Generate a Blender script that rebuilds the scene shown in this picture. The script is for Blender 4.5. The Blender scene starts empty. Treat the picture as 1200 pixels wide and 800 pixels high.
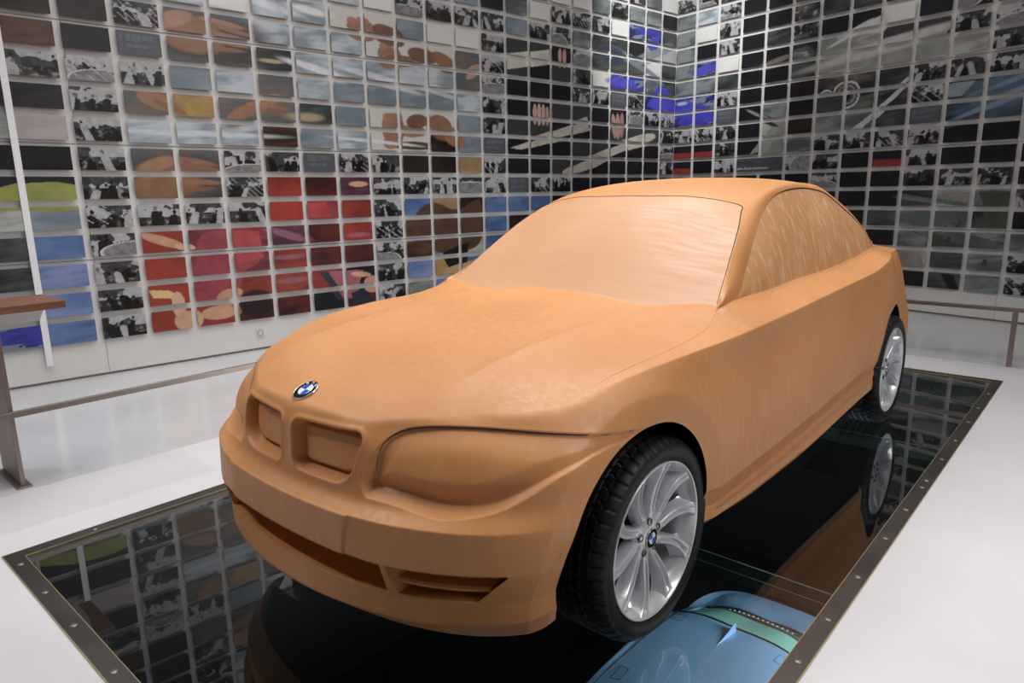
import bpy, bmesh, math, random
import numpy as np
from mathutils import Vector, Matrix, Euler
from mathutils.bvhtree import BVHTree

scene = bpy.context.scene
COL = scene.collection
# ------------------------------------------------------------------ camera
cam_d = bpy.data.cameras.new('camera'); cam = bpy.data.objects.new('camera', cam_d); COL.objects.link(cam)
CP = (1.7964, -1.7549, 1.3745); YAW, PITCH, ROLL, FPX = 0.7252, 0.2119, -0.0163, 814.36
def cam_axes():
    cy, sy = math.cos(YAW), math.sin(YAW)
    f = Vector((-sy*math.cos(PITCH), cy*math.cos(PITCH), -math.sin(PITCH)))
    rt = Vector((cy, sy, 0)); up = rt.cross(f)
    return rt*math.cos(ROLL)+up*math.sin(ROLL), -rt*math.sin(ROLL)+up*math.cos(ROLL), f
_r, _u, _f = cam_axes()
M = Matrix(((_r.x, _u.x, -_f.x, CP[0]), (_r.y, _u.y, -_f.y, CP[1]), (_r.z, _u.z, -_f.z, CP[2]), (0, 0, 0, 1)))
cam.matrix_world = M
cam_d.sensor_width = 36; cam_d.lens = FPX/1200*36; cam_d.clip_start = .05; cam_d.clip_end = 100
scene.camera = cam
# ------------------------------------------------------------------ world, exposure, lights
w = bpy.data.worlds.new('world'); scene.world = w; w.use_nodes = True
w.node_tree.nodes['Background'].inputs[0].default_value = (.55, .58, .62, 1)
w.node_tree.nodes['Background'].inputs[1].default_value = .25
vs = scene.view_settings
vs.view_transform = 'Standard'; vs.look = 'None'; vs.gamma = 1; vs.use_curve_mapping = False; vs.exposure = 0.0
def area(name, loc, target, size, power, color=(1, 1, 1), spread=180):
    l = bpy.data.lights.new(name, 'AREA'); l.shape = 'RECTANGLE'; l.size = size[0]; l.size_y = size[1]
    l.energy = power; l.color = color; l.spread = math.radians(spread)
    o = bpy.data.objects.new(name, l); COL.objects.link(o); o.location = loc
    d = Vector(target)-Vector(loc); o.rotation_euler = d.to_track_quat('-Z', 'Y').to_euler()
    return o
def spot(name, loc, target, power, angle, blend=.5, size=.08, color=(1, 1, 1)):
    l = bpy.data.lights.new(name, 'SPOT'); l.energy = power; l.spot_size = math.radians(angle); l.spot_blend = blend
    l.shadow_soft_size = size; l.color = color
    o = bpy.data.objects.new(name, l); COL.objects.link(o); o.location = loc
    d = Vector(target)-Vector(loc); o.rotation_euler = d.to_track_quat('-Z', 'Y').to_euler()
    return o
area('ceiling_softbox', (-.2, 1.1, 4.8), (0, .9, 0), (1.8, 4.0), 70, (1, .985, .97), 120)
area('ceiling_fill', (4.5, .9, 4.6), (2.0, .9, 0.2), (1.4, 5.), 135, (1, .98, .99), 130)  # unseen fill, set far right so it grazes and brightens the flank
area('ceiling_fill', (-2.4, -.5, 4.7), (-2.8, 0, .0), (1.2, 5.), 45, (1, .98, .99), 110)  # unseen fill over the left floor
spot('ceiling_spot', (-1.6, 4.9, 4.7), (-3.3, 7.6, 2.6), 420, 62, .9, .1)
area('wall_fill', (-2.3, 2.2, 4.85), (-4.1, 2.2, 1.4), (.5, 8.), 85, (1, .98, .97))  # unseen fill added to brighten the left wall
area('wall_fill', (.3, 5.6, 4.85), (.1, 6.8, 1.6), (6.0, .5), 34, (1, .98, .97))  # unseen fill added to brighten the right wall
spot('ceiling_spot', (-1.9, -2.6, 4.6), (-.35, -.1, .8), 135, 40, .9, .05, (1, .95, .9))
spot('ceiling_spot', (1.3, -.6, 4.75), (.75, 1.0, .8), 60, 60, .9, .12, (1, .95, .9))
spot('ceiling_spot', (-3.95, -2.6, 4.8), (-1.6, .6, 0), 130, 62, .9, .03)
area('lower_hall_panel', (2.2, 3.3, -1.05), (0, 2.7, -2.1), (.8, 1.8), 170, (.95, 1, 1))
# ------------------------------------------------------------------ helpers
def new_mat(name, color=(.8, .8, .8), rough=.5, metal=0., spec=.5, **kw):
    m = bpy.data.materials.new(name); m.use_nodes = True
    b = m.node_tree.nodes['Principled BSDF']
    b.inputs['Base Color'].default_value = (*color, 1); b.inputs['Roughness'].default_value = rough
    b.inputs['Metallic'].default_value = metal; b.inputs['Specular IOR Level'].default_value = spec
    for k, v in kw.items(): b.inputs[k.replace('_', ' ')].default_value = v
    return m
def noise_tint(m, c1, c2, scale=(3, 3, 3), detail=4, rough_var=None, bump=0., coord='Object', lo=.35, hi=.65):
    nt = m.node_tree; b = nt.nodes['Principled BSDF']
    tc = nt.nodes.new('ShaderNodeTexCoord'); mp = nt.nodes.new('ShaderNodeMapping'); mp.inputs['Scale'].default_value = scale
    no = nt.nodes.new('ShaderNodeTexNoise'); no.inputs['Scale'].default_value = 1; no.inputs['Detail'].default_value = detail
    r = nt.nodes.new('ShaderNodeValToRGB'); r.color_ramp.elements[0].color = (*c1, 1); r.color_ramp.elements[1].color = (*c2, 1)
    r.color_ramp.elements[0].position = lo; r.color_ramp.elements[1].position = hi
    nt.links.new(tc.outputs[coord], mp.inputs[0]); nt.links.new(mp.outputs[0], no.inputs['Vector'])
    nt.links.new(no.outputs[0], r.inputs[0]); nt.links.new(r.outputs[0], b.inputs['Base Color'])
    if bump:
        bp = nt.nodes.new('ShaderNodeBump'); bp.inputs['Strength'].default_value = bump; bp.inputs['Distance'].default_value = .002
        nt.links.new(no.outputs[0], bp.inputs['Height']); nt.links.new(bp.outputs[0], b.inputs['Normal'])
    if rough_var:
        mr = nt.nodes.new('ShaderNodeMapRange'); mr.inputs['To Min'].default_value = rough_var[0]; mr.inputs['To Max'].default_value = rough_var[1]
        nt.links.new(no.outputs[0], mr.inputs['Value']); nt.links.new(mr.outputs[0], b.inputs['Roughness'])
    return m
def clay_mat(name, c1, c2, c3, streak, amt=.35):
    """modelling clay: cloudy two-tone base plus long scraper streaks"""
    m = new_mat(name, c1, .48, 0, .55); nt = m.node_tree; b = nt.nodes['Principled BSDF']
    tc = nt.nodes.new('ShaderNodeTexCoord')
    def nz(scale, detail, sc):
        mp = nt.nodes.new('ShaderNodeMapping'); mp.inputs['Scale'].default_value = scale
        n = nt.nodes.new('ShaderNodeTexNoise'); n.inputs['Scale'].default_value = sc; n.inputs['Detail'].default_value = detail
        nt.links.new(tc.outputs['Object'], mp.inputs[0]); nt.links.new(mp.outputs[0], n.inputs['Vector']); return n
    def mr(n, a, bb, lo=.35, hi=.65):
        r = nt.nodes.new('ShaderNodeMapRange'); r.inputs['From Min'].default_value = lo; r.inputs['From Max'].default_value = hi
        r.inputs['To Min'].default_value = a; r.inputs['To Max'].default_value = bb; nt.links.new(n.outputs[0], r.inputs[0]); return r
    def mix(f, a, bb):
        x = nt.nodes.new('ShaderNodeMix'); x.data_type = 'RGBA'
        nt.links.new(f, x.inputs[0])
        for s, v in ((6, a), (7, bb)):
            if isinstance(v, tuple): x.inputs[s].default_value = (*v, 1)
            else: nt.links.new(v, x.inputs[s])
        return x.outputs[2]
    cloud = mr(nz((1, 1, 1), 5, 2.2), 0, 1)
    c = mix(cloud.outputs[0], c1, c2)
    st = mr(nz(streak, 3, 1), 0, amt, .5, .75)
    c = mix(st.outputs[0], c, c3)
    nt.links.new(c, b.inputs['Base Color'])
    st2 = nz(streak, 4, 1.7)
    rr = mr(st2, .38, .56); nt.links.new(rr.outputs[0], b.inputs['Roughness'])
    bp = nt.nodes.new('ShaderNodeBump'); bp.inputs['Strength'].default_value = .05; bp.inputs['Distance'].default_value = .003
    nt.links.new(st2.outputs[0], bp.inputs['Height']); nt.links.new(bp.outputs[0], b.inputs['Normal'])
    return m
def mesh_obj(name, verts, faces, mat, parent=None, smooth=False, matrix=None):
    me = bpy.data.meshes.new(name); me.from_pydata([tuple(v) for v in verts], [], [tuple(f) for f in faces]); me.update()
    if mat: me.materials.append(mat)
    if smooth: me.polygons.foreach_set('use_smooth', [True]*len(me.polygons))
    o = bpy.data.objects.new(name, me); COL.objects.link(o)
    if parent: o.parent = parent
    if matrix is not None: o.matrix_local = matrix
    return o
def bm_obj(name, bm, mat, parent=None, smooth=False, matrix=None):
    me = bpy.data.meshes.new(name); bm.normal_update(); bm.to_mesh(me); bm.free()
    if mat: me.materials.append(mat)
    if smooth: me.polygons.foreach_set('use_smooth', [True]*len(me.polygons))
    o = bpy.data.objects.new(name, me); COL.objects.link(o)
    if parent: o.parent = parent
    if matrix is not None: o.matrix_local = matrix
    return o
def box_bm(bm, x0, x1, y0, y1, z0, z1, bevel=0.):
    vs_ = [bm.verts.new((x, y, z)) for z in (z0, z1) for x, y in ((x0, y0), (x1, y0), (x1, y1), (x0, y1))]
    fs = []
    for f in ((3, 2, 1, 0), (4, 5, 6, 7), (0, 1, 5, 4), (1, 2, 6, 5), (2, 3, 7, 6), (3, 0, 4, 7)):
        fs.append(bm.faces.new([vs_[i] for i in f]))
    if bevel:
        es = list({e for f in fs for e in f.edges})
        bmesh.ops.bevel(bm, geom=es, offset=bevel, segments=2, affect='EDGES', profile=.5)
def empty(name, loc=(0, 0, 0), rz=0):
    o = bpy.data.objects.new(name, None); COL.objects.link(o); o.location = loc; o.rotation_euler = (0, 0, rz); o.empty_display_size = .1
    return o
def tag(o, label=None, cat=None, group=None, kind=None):
    if label: o['label'] = label
    if cat: o['category'] = cat
    if group: o['group'] = group
    if kind: o['kind'] = kind
    return o
def tube_mesh(pts, r, n=8, closed=False):
    pts = [Vector(p) for p in pts]; V, F = [], []
    N = len(pts)
    for i, p in enumerate(pts):
        a = pts[(i-1) % N] if (closed or i > 0) else p; b = pts[(i+1) % N] if (closed or i < N-1) else p
        t = (b-a).normalized(); u = t.cross(Vector((.13, .27, .95))).normalized(); v = t.cross(u)
        rr = r[i] if hasattr(r, '__len__') else r
        for k in range(n):
            A = 2*math.pi*k/n; V.append(p+(u*math.cos(A)+v*math.sin(A))*rr)
    for i in range(N if closed else N-1):
        for k in range(n):
            j = (i+1) % N
            F.append((i*n+k, i*n+(k+1) % n, j*n+(k+1) % n, j*n+k))
    if not closed:
        F.append(tuple(range(n))[::-1]); F.append(tuple((N-1)*n+k for k in range(n)))
    return V, F
def revolve(prof, n, fn=None):
    """prof: list of (r, x) revolved about the x axis; returns verts, faces"""
    V, F = [], []
    m = len(prof)
    for i in range(n):
        a = 2*math.pi*i/n
        for j, (r, x) in enumerate(prof):
            rr = r+(fn(i, j, r, x) if fn else 0)
            V.append((x, rr*math.cos(a), rr*math.sin(a)))
    for i in range(n):
        i2 = (i+1) % n
        for j in range(m-1):
            F.append((i*m+j, i*m+j+1, i2*m+j+1, i2*m+j))
    return V, F
def text_mesh(name, body, size, mat, parent, matrix, align='LEFT', shear=0.):
    cu = bpy.data.curves.new(name, 'FONT'); cu.body = body; cu.size = size; cu.align_x = align; cu.align_y = 'CENTER' if align == 'CENTER' else 'TOP_BASELINE'
    cu.extrude = .0004; cu.shear = shear; cu.resolution_u = 4
    t = bpy.data.objects.new(name, cu); COL.objects.link(t)
    bpy.context.view_layer.update()
    me = bpy.data.meshes.new_from_object(t.evaluated_get(bpy.context.evaluated_depsgraph_get()))
    bpy.data.objects.remove(t); bpy.data.curves.remove(cu)
    me.materials.clear(); me.materials.append(mat)
    o = bpy.data.objects.new(name, me); COL.objects.link(o); o.parent = parent; o.matrix_local = matrix
    return o
# ---------------------------------------------------------------- car body surface (numpy)
def pchip(xk, yk, x):
    xk = np.asarray(xk, float); yk = np.asarray(yk, float)
    h = np.diff(xk); d = np.diff(yk) / h; n = len(xk)
    m = np.zeros(n)
    for i in range(1, n - 1):
        if d[i-1] * d[i] > 0:
            w1 = 2*h[i] + h[i-1]; w2 = h[i] + 2*h[i-1]
            m[i] = (w1 + w2) / (w1 / d[i-1] + w2 / d[i])
    m[0] = d[0] if n < 3 else ((2*h[0]+h[1])*d[0]-h[0]*d[1])/(h[0]+h[1])
    m[-1] = d[-1]
    if m[0]*d[0] < 0: m[0] = 0
    x = np.clip(x, xk[0], xk[-1])
    i = np.clip(np.searchsorted(xk, x) - 1, 0, n - 2)
    t = (x - xk[i]) / h[i]
    return ((1+2*t)*(1-t)**2*yk[i] + t*(1-t)**2*h[i]*m[i] + t*t*(3-2*t)*yk[i+1] + t*t*(t-1)*h[i]*m[i+1])

def cspline(k, P, x):
    """natural-ish cubic (Catmull, non uniform) through P (n,d) at knots k."""
    k = np.asarray(k, float); P = np.asarray(P, float); n = len(k)
    h = np.diff(k)[:, None]; d = np.diff(P, axis=0) / h
    m = np.zeros_like(P)
    m[1:-1] = (d[:-1]*h[1:] + d[1:]*h[:-1]) / (h[1:] + h[:-1])
    m[0] = 1.5*d[0] - .5*m[1]; m[-1] = 1.5*d[-1] - .5*m[-2]
    i = np.clip(np.searchsorted(k, x) - 1, 0, n - 2)
    t = ((x - k[i]) / h[i, 0])[:, None]
    return ((1+2*t)*(1-t)**2*P[i] + t*(1-t)**2*h[i]*m[i] + t*t*(3-2*t)*P[i+1] + t*t*(t-1)*h[i]*m[i+1])

class TPS:
    def __init__(s, pts, sym=True, lam=1e-4):
        p = np.array(pts, float)
        if sym:
            q = p[p[:, 0] > 1e-6].copy(); q[:, 0] *= -1; p = np.vstack([p, q])
        n = len(p); s.x = p[:, :2]
        K = s.k(s.x, s.x) + lam*np.eye(n)
        Q = np.hstack([np.ones((n, 1)), s.x])
        A = np.block([[K, Q], [Q.T, np.zeros((3, 3))]])
        s.w = np.linalg.solve(A, np.concatenate([p[:, 2], np.zeros(3)]))
    def k(s, a, b):
        r2 = ((a[:, None, :] - b[None, :, :])**2).sum(-1)
        return .5 * r2 * np.log(r2 + 1e-12)
    def __call__(s, x, y):
        x = np.asarray(x, float); sh = x.shape
        a = np.stack([x.ravel(), np.broadcast_to(y, sh).ravel()], 1)
        out = np.empty(len(a))
        for i in range(0, len(a), 20000):
            b = a[i:i+20000]
            out[i:i+20000] = s.k(b, s.x) @ s.w[:-3] + s.w[-3] + b @ s.w[-2:]
        return out.reshape(sh)

# rings from the underside edge up to the shoulder crease: front polyline (centre -> y=-0.2), side table y:(x,z)
RINGS = [
 ([(0,-.722,.197),(.2,-.708,.197),(.42,-.657,.195),(.52,-.617,.195),(.638,-.538,.194),(.725,-.44,.198),(.765,-.33,.215),(.785,-.2,.23)],
  [(0,.80,.24),(.3,.815,.245),(.7,.835,.235),(1.1,.838,.235),(2.1,.838,.28),(2.55,.845,.29),(3.0,.79,.27)], (3.42,.30)),
 ([(0,-.788,.255),(.18,-.778,.255),(.4,-.728,.255),(.5,-.69,.255),(.6,-.625,.255),(.69,-.545,.255),(.75,-.46,.26),(.79,-.35,.27),(.805,-.2,.28)],
  [(0,.82,.275),(.3,.846,.272),(.7,.853,.262),(1.1,.855,.262),(2.1,.857,.305),(2.55,.86,.32),(3.0,.80,.31)], (3.50,.33)),
 ([(0,-.778,.325),(.2,-.770,.325),(.42,-.722,.325),(.52,-.683,.325),(.6,-.638,.325),(.68,-.577,.325),(.745,-.495,.325),(.795,-.37,.325),(.825,-.2,.33)],
  [(0,.840,.33),(.3,.840,.315),(.7,.842,.320),(1.1,.843,.335),(2.1,.846,.388),(2.55,.860,.40),(2.8,.855,.39),(3.0,.81,.38)], (3.55,.38)),
 ([(0,-.788,.42),(.18,-.782,.42),(.32,-.768,.42),(.432,-.744,.42),(.507,-.714,.42),(.591,-.673,.42),(.666,-.624,.42),(.724,-.574,.42),(.765,-.52,.42),(.80,-.44,.42),(.828,-.34,.415),(.845,-.2,.41)],
  [(0,.866,.40),(.3,.868,.39),(.7,.866,.398),(1.1,.866,.410),(2.1,.868,.462),(2.55,.878,.475),(2.8,.86,.46),(3.0,.815,.45)], (3.60,.48)),
 ([(0,-.787,.535),(.18,-.780,.535),(.32,-.764,.535),(.42,-.740,.535),(.508,-.708,.535),(.635,-.643,.535),(.739,-.554,.535),(.785,-.49,.535),(.818,-.42,.535),(.842,-.32,.535),(.857,-.2,.53)],
  [(0,.872,.52),(.3,.873,.50),(.7,.866,.49),(1.5,.868,.50),(2.1,.872,.53),(2.55,.882,.55),(2.8,.858,.55),(3.0,.81,.55)], (3.60,.60)),
 ([(0,-.752,.562),(.2,-.745,.562),(.35,-.722,.562),(.5,-.672,.565),(.635,-.605,.57),(.735,-.52,.575),(.785,-.455,.58),(.818,-.39,.585),(.842,-.31,.59),(.857,-.2,.595)],
  [(0,.873,.59),(.3,.872,.58),(.7,.864,.57),(1.5,.866,.58),(2.1,.870,.61),(2.55,.875,.63),(2.8,.845,.63),(3.0,.795,.63)], (3.58,.68)),
 ([(0,-.742,.65),(.2,-.727,.65),(.35,-.70,.65),(.5,-.645,.652),(.64,-.572,.655),(.73,-.495,.66),(.785,-.415,.665),(.825,-.31,.67),(.850,-.2,.675)],
  [(0,.868,.68),(.3,.863,.68),(.7,.854,.68),(1.5,.856,.70),(2.1,.862,.73),(2.55,.858,.75),(2.8,.822,.75),(3.0,.77,.75)], (3.58,.78)),
 ([(0,-.730,.735),(.15,-.715,.735),(.307,-.683,.735),(.378,-.640,.745),(.45,-.598,.753),(.5,-.568,.760),(.6,-.497,.765),(.66,-.450,.763),(.727,-.388,.755),(.785,-.300,.750),(.828,-.2,.750)],
  [(0,.848,.775),(.3,.846,.79),(.7,.840,.80),(1.5,.845,.825),(2.1,.852,.85),(2.4,.852,.87),(2.55,.838,.872),(2.75,.805,.872),(3.0,.74,.87)], (3.60,.88)),
 ([(0,-.695,.785),(.15,-.685,.782),(.3,-.648,.778),(.38,-.606,.785),(.45,-.563,.790),(.52,-.505,.795),(.60,-.448,.800),(.66,-.385,.806),(.71,-.30,.815),(.752,-.2,.838)],
  [(0,.80,.867),(.12,.818,.876),(.25,.832,.882),(.5,.842,.886),(.9,.847,.899),(1.55,.851,.927),(2.1,.852,.950),(2.35,.843,.974),(2.55,.812,.988),(2.75,.765,.990),(3.0,.695,.975)], (3.60,.97)),
]
CREASE_R = {1: 1., 3: 1., 4: 1., 2: .8}
HOOD = TPS([(0,-.695,.785),(.15,-.685,.782),(.3,-.648,.778),(.38,-.606,.785),(.45,-.563,.790),(.52,-.505,.795),(.60,-.448,.800),(.66,-.385,.806),(.71,-.30,.815),(.752,-.2,.838),
 (.80,0,.867),(.818,.12,.876),(.832,.25,.882),(.842,.5,.886),(.847,.9,.899),
 (0,-.66,.803),(0,-.6,.825),(0,-.5,.850),(0,-.35,.878),(0,0,.915),(0,.2,.934),(0,.4,.950),(0,.58,.963),(0,.8,.975),
 (.2,-.61,.816),(.2,-.35,.876),(.2,0,.912),(.2,.3,.938),(.2,.58,.957),
 (.42,-.5,.828),(.42,-.35,.866),(.42,-.07,.900),(.42,.14,.914),(.42,.34,.925),(.43,.60,.940),
 (.56,-.35,.843),(.58,-.1,.876),(.58,.14,.893),(.58,.34,.911),(.54,.59,.950),(.62,.59,.954),
 (.66,-.31,.822),(.73,-.10,.866),(.755,.05,.878),(.76,.19,.886),(.752,.35,.897),(.725,.52,.925),(.70,.60,.950),(.76,.6,.925),(.69,.8,.958)])
GREEN = TPS([(0,.585,.963),(.35,.595,.960),(.70,.615,.955),(0,.72,1.068),(0,.85,1.172),(0,1.0,1.283),(0,1.10,1.348),(.3,.85,1.165),(.3,1.0,1.272),(.3,1.12,1.343),
 (.646,.822,1.094),(.597,1.006,1.214),(.543,1.174,1.305),(.5,.9,1.163),(.45,1.15,1.325),
 (0,1.2,1.385),(0,1.35,1.410),(0,1.6,1.428),(0,1.9,1.432),(0,2.2,1.412),(0,2.45,1.365),(0,2.7,1.285),(0,2.95,1.175),(0,3.15,1.055),(0,3.4,1.02),(0,3.6,.98),
 (.3,1.35,1.397),(.3,1.7,1.418),(.3,2.2,1.403),(.3,2.5,1.345),(.3,2.8,1.235),
 (.525,1.35,1.352),(.50,1.6,1.384),(.49,1.85,1.396),(.48,2.1,1.390),(.49,2.3,1.352),(.53,2.45,1.285),(.58,2.56,1.20),(.63,2.64,1.115),(.635,2.74,1.054),(.59,2.9,1.035),
 (.4,3.0,1.085),(.45,3.2,1.025),(.60,3.0,1.000),(.695,3.0,.975),(.5,3.35,1.0),(.3,3.6,.97),(.60,3.3,.95)])
# greenhouse side lines: y, x, z
BELT = [(.6,.735,.948),(.776,.722,.955),(1.06,.720,.953),(1.4,.722,.966),(1.8,.722,.972),(2.1,.722,.985),(2.35,.722,1.002),(2.55,.720,1.020),(2.75,.685,1.020),(3.0,.62,1.000)]
WBOT = [(.6,.718,.952),(.776,.703,.962),(1.06,.700,.962),(1.4,.702,.975),(1.8,.702,.981),(2.1,.702,.994),(2.35,.702,1.011),(2.55,.700,1.030),(2.75,.668,1.034),(3.0,.60,1.010)]
WTOP = [(.6,.712,.953),(.74,.704,.962),(.80,.698,.978),(.91,.670,1.040),(1.10,.625,1.177),(1.263,.587,1.268),(1.35,.572,1.308),(1.5,.556,1.347),(1.7,.544,1.366),(1.85,.541,1.370),(2.1,.550,1.352),(2.38,.580,1.262),(2.55,.628,1.165),(2.63,.66,1.085),(2.75,.655,1.044),(3.0,.58,1.018)]
RAIL = [(.6,.700,.950),(.615,.698,.957),(.70,.676,1.009),(.822,.646,1.094),(1.006,.597,1.214),(1.174,.543,1.303),(1.35,.525,1.352),(1.6,.50,1.384),(1.85,.49,1.396),(2.1,.48,1.390),(2.3,.49,1.352),(2.45,.53,1.285),(2.56,.58,1.20),(2.64,.63,1.115),(2.74,.635,1.054),(3.0,.56,1.025)]
YF, YS = -.2, 3.0
def ring_pts(r, uf, ys, wr):
    F, S, R = RINGS[r]
    zz = F[0][2]; Fp = np.array([list(p) for p in F], float)
    # side table merged with the front end so the join at y=-.2 is smooth
    S = np.array([(y, x, z) for y, x, z in S])
    A = np.vstack([Fp, np.array([[x, y, z] for y, x, z in S])])
    k = np.concatenate([[0], np.cumsum(np.linalg.norm(np.diff(A, axis=0), axis=1))])
    M = Fp[1:2] * [-1, 1, 1]
    Ak = np.vstack([M, A]); kk = np.concatenate([[-k[1]], k])
    kf = k[len(Fp) - 1]
    Pf = cspline(kk, Ak, uf * kf)
    xs = pchip(np.concatenate([[Fp[-2][1], YF], S[:, 0]]), np.concatenate([[Fp[-2][0], Fp[-1][0]], S[:, 1]]), ys)
    zs = pchip(np.concatenate([[Fp[-2][1], YF], S[:, 0]]), np.concatenate([[Fp[-2][2], Fp[-1][2]], S[:, 2]]), ys)
    Ps = np.stack([xs, ys, zs], 1)
    xe, ye, ze = Ps[-1]; yR, zR = R
    a = wr * np.pi / 2
    Pr = np.stack([xe*np.cos(a)**.55, ye+(yR-ye)*np.sin(a)**.8, ze+(zR-ze)*np.sin(a)], 1)
    return np.vstack([Pf, Ps, Pr])

def tspline(P, cre, n_seg, endpt=None, endw=None):
    """P (R,S,3) rings -> rows; cre[r] in 0..1 (or per-station array), n_seg rows per segment"""
    Rn = len(P)
    d = [np.linalg.norm(P[i+1]-P[i], axis=1)[:, None] + 1e-6 for i in range(Rn-1)]
    sec = [(P[i+1]-P[i])/d[i] for i in range(Rn-1)]
    tl, tr = [None]*Rn, [None]*Rn
    for i in range(Rn):
        if i == 0: tl[i] = tr[i] = sec[0]
        elif i == Rn-1:
            if endpt is None: tl[i] = tr[i] = sec[-1]
            else:
                e = endpt-P[-1]; e = e/(np.linalg.norm(e, axis=1)[:, None]+1e-9); w = endw[:, None]
                tl[i] = tr[i] = e*(1-w)+sec[-1]*w
        else:
            c = (sec[i-1]*d[i] + sec[i]*d[i-1])/(d[i]+d[i-1])
            w = cre.get(i, 0.)
            w = np.asarray(w)[:, None] if np.ndim(w) else w
            tl[i] = c*(1-w)+sec[i-1]*w; tr[i] = c*(1-w)+sec[i]*w
    rows, tv = [], []
    for i in range(Rn-1):
        for j in range(n_seg[i]):
            t = j/n_seg[i]
            rows.append((1+2*t)*(1-t)**2*P[i] + t*(1-t)**2*d[i]*tr[i] + t*t*(3-2*t)*P[i+1] + t*t*(t-1)*d[i]*tl[i+1]); tv.append(i+t)
    rows.append(P[-1]); tv.append(Rn-1)
    return np.array(rows), np.array(tv)

def sstep(a, b, x):
    t = np.clip((x-a)/(b-a), 0, 1); return t*t*(3-2*t)

def body_grid(nf, ns, nr, seg, ntop):
    """half body (x>=0): grid G[row, station, 3], tv row parameter, zone columns"""
    uf = np.linspace(0, 1, nf+1)[:-1]
    ys = np.linspace(YF, YS, ns+1)
    wr = np.linspace(0, 1, nr+1)[1:]
    P = np.array([ring_pts(r, uf, ys, wr) for r in range(9)])
    S = P.shape[1]
    yE = P[8][:, 1]
    creS = sstep(-.35, 0., yE)*.85
    E = P[8]
    fade = 1-sstep(-.52, -.36, yE)
    back = sstep(.1, .4, yE)
    cre = {1: np.ones(S), 2: .8*np.ones(S), 3: np.maximum(fade, back), 4: fade}
    # plan targets on the centreline
    yc = np.concatenate([-.47 + uf*(.02+.47), ys + .22*np.clip((.55-ys)/.75, 0, 1)**1.5, 3.0+wr*.40])
    ex = E[:, 0]*.93; ey = E[:, 1]+(yc-E[:, 1])*.07
    ez = HOOD(ex, ey)+(E[:, 2]-HOOD(E[:, 0], E[:, 1]))
    low, tv = tspline(P, cre, seg, np.stack([ex, ey, ez], 1), creS)
    # break fractions of x from the crease to the centre
    def line(tab, y): t = np.array(tab); return pchip(t[:, 0], t[:, 1], y), pchip(t[:, 0], t[:, 2], y)
    tops = []
    names = [BELT, WBOT, WTOP, RAIL]
    yq = np.clip(yE, .6, 3.0)
    x9 = pchip(ys, E[nf:nf+ns+1, 0], yq)
    fr, zl = [], []
    for L in names:
        x, z = line(L, yq); fr.append(x/x9); zl.append(z)
    # rows: crease->belt 26, belt->wbot 8, wbot->wtop 46, wtop->rail 16, rail->centre ntop
    cnt = [26, 8, 46, 16, ntop]
    fk = [np.ones(S)] + fr + [np.zeros(S)]
    rows = []; tvs = []
    gmask = sstep(.585, .60, yE)*(yE < 3.001)
    for b in range(5):
        for j in range(1, cnt[b]+1):
            t = j/cnt[b]
            f = fk[b]*(1-t)+fk[b+1]*t
            x = E[:, 0]*f
            y = E[:, 1] + (yc-E[:, 1])*(1-f)
            front = np.minimum(y, 3.6)
            h = HOOD(x, y); g = GREEN(x, y)
            k = .006
            m = np.clip(.5+.5*(g-h)/k, 0, 1)
            smax = h*(1-m)+g*m + k*m*(1-m)*.25
            top = np.where(y < .5, h, np.where(y > .95, g, smax))
            if b == 4:
                # blend to the rail height
                e_x, e_z = E[:, 0]*fk[4], zl[3]
                ey = E[:, 1]+(yc-E[:, 1])*(1-fk[4])
                gg = GREEN(e_x, ey)
                corr = (e_z-gg)*np.exp(-((e_x-x)/.06)**2)
                top = top+np.where(yE > .6, corr*gmask, 0)
                z = top
            else:
                z0 = E[:, 2] if b == 0 else zl[b-1]
                z1 = zl[b]
                if b == 0: zz = z0+(z1-z0)*(t*1.06-.06*t*t)
                elif b == 2: zz = z0+(z1-z0)*t
                else: zz = z0+(z1-z0)*t
                if b == 2:
                    x = x + .018*np.sin(np.pi*t)*gmask*np.clip((z1-z0)/.3, 0, 1)
                if b == 3:
                    bul = .012*np.sin(np.pi*t)*gmask; x = x+bul*.6; zz = zz+bul
                hc = h
                if b == 0: hc = h+(E[:, 2]-HOOD(E[:, 0], E[:, 1]))*(1-t)
                z = hc*(1-gmask)+zz*gmask
                # rear wrap uses the deck surface
                dk = GREEN(x, y); dk = dk + (E[:, 2]-GREEN(E[:, 0], E[:, 1]))*(1-t if b == 0 else 0)
                rw = np.zeros(S); rw[nf+ns+1:] = 1
                z = z*(1-rw)+dk*rw
            rows.append(np.stack([x, y, z], 1)); tvs.append(8+b+t)
    G = np.concatenate([low, np.array(rows)], 0)
    tv = np.concatenate([tv, np.array(tvs)])
    return G, tv
# ------------------------------------------------------------------ materials
CLAY = clay_mat('clay', (.575, .252, .085), (.635, .292, .105), (.73, .40, .19), (38, 38, 3.5), .20)
CLAY_SHEEN = clay_mat('clay_ws_sheen', (.55, .285, .145), (.60, .325, .17), (.66, .385, .22), (2.5, 40, 16), .14)  # windscreen clay, paler to put its bright reflection into the colour
CLAY_W = clay_mat('clay_window', (.54, .27, .11), (.60, .32, .145), (.80, .55, .34), (30, 30, 2.6), .75)
GAP = new_mat('gap_line', (.035, .012, .006), .7)
UNDER = new_mat('black_underside', (.012, .012, .013), .6)
RUBBER = noise_tint(new_mat('tyre_rubber', (.01, .01, .011), .5, 0, .35), (.008, .008, .009), (.014, .014, .015), (30, 30, 30))
ALLOY = noise_tint(new_mat('silver_alloy', (.68, .69, .72), .28, .40, .6), (.72, .73, .76), (.78, .79, .82), (8, 8, 8))
DARKMET = new_mat('brake_metal', (.10, .10, .11), .5, .7)
CHROME = new_mat('chrome', (.8, .8, .82), .12, 1)
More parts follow.
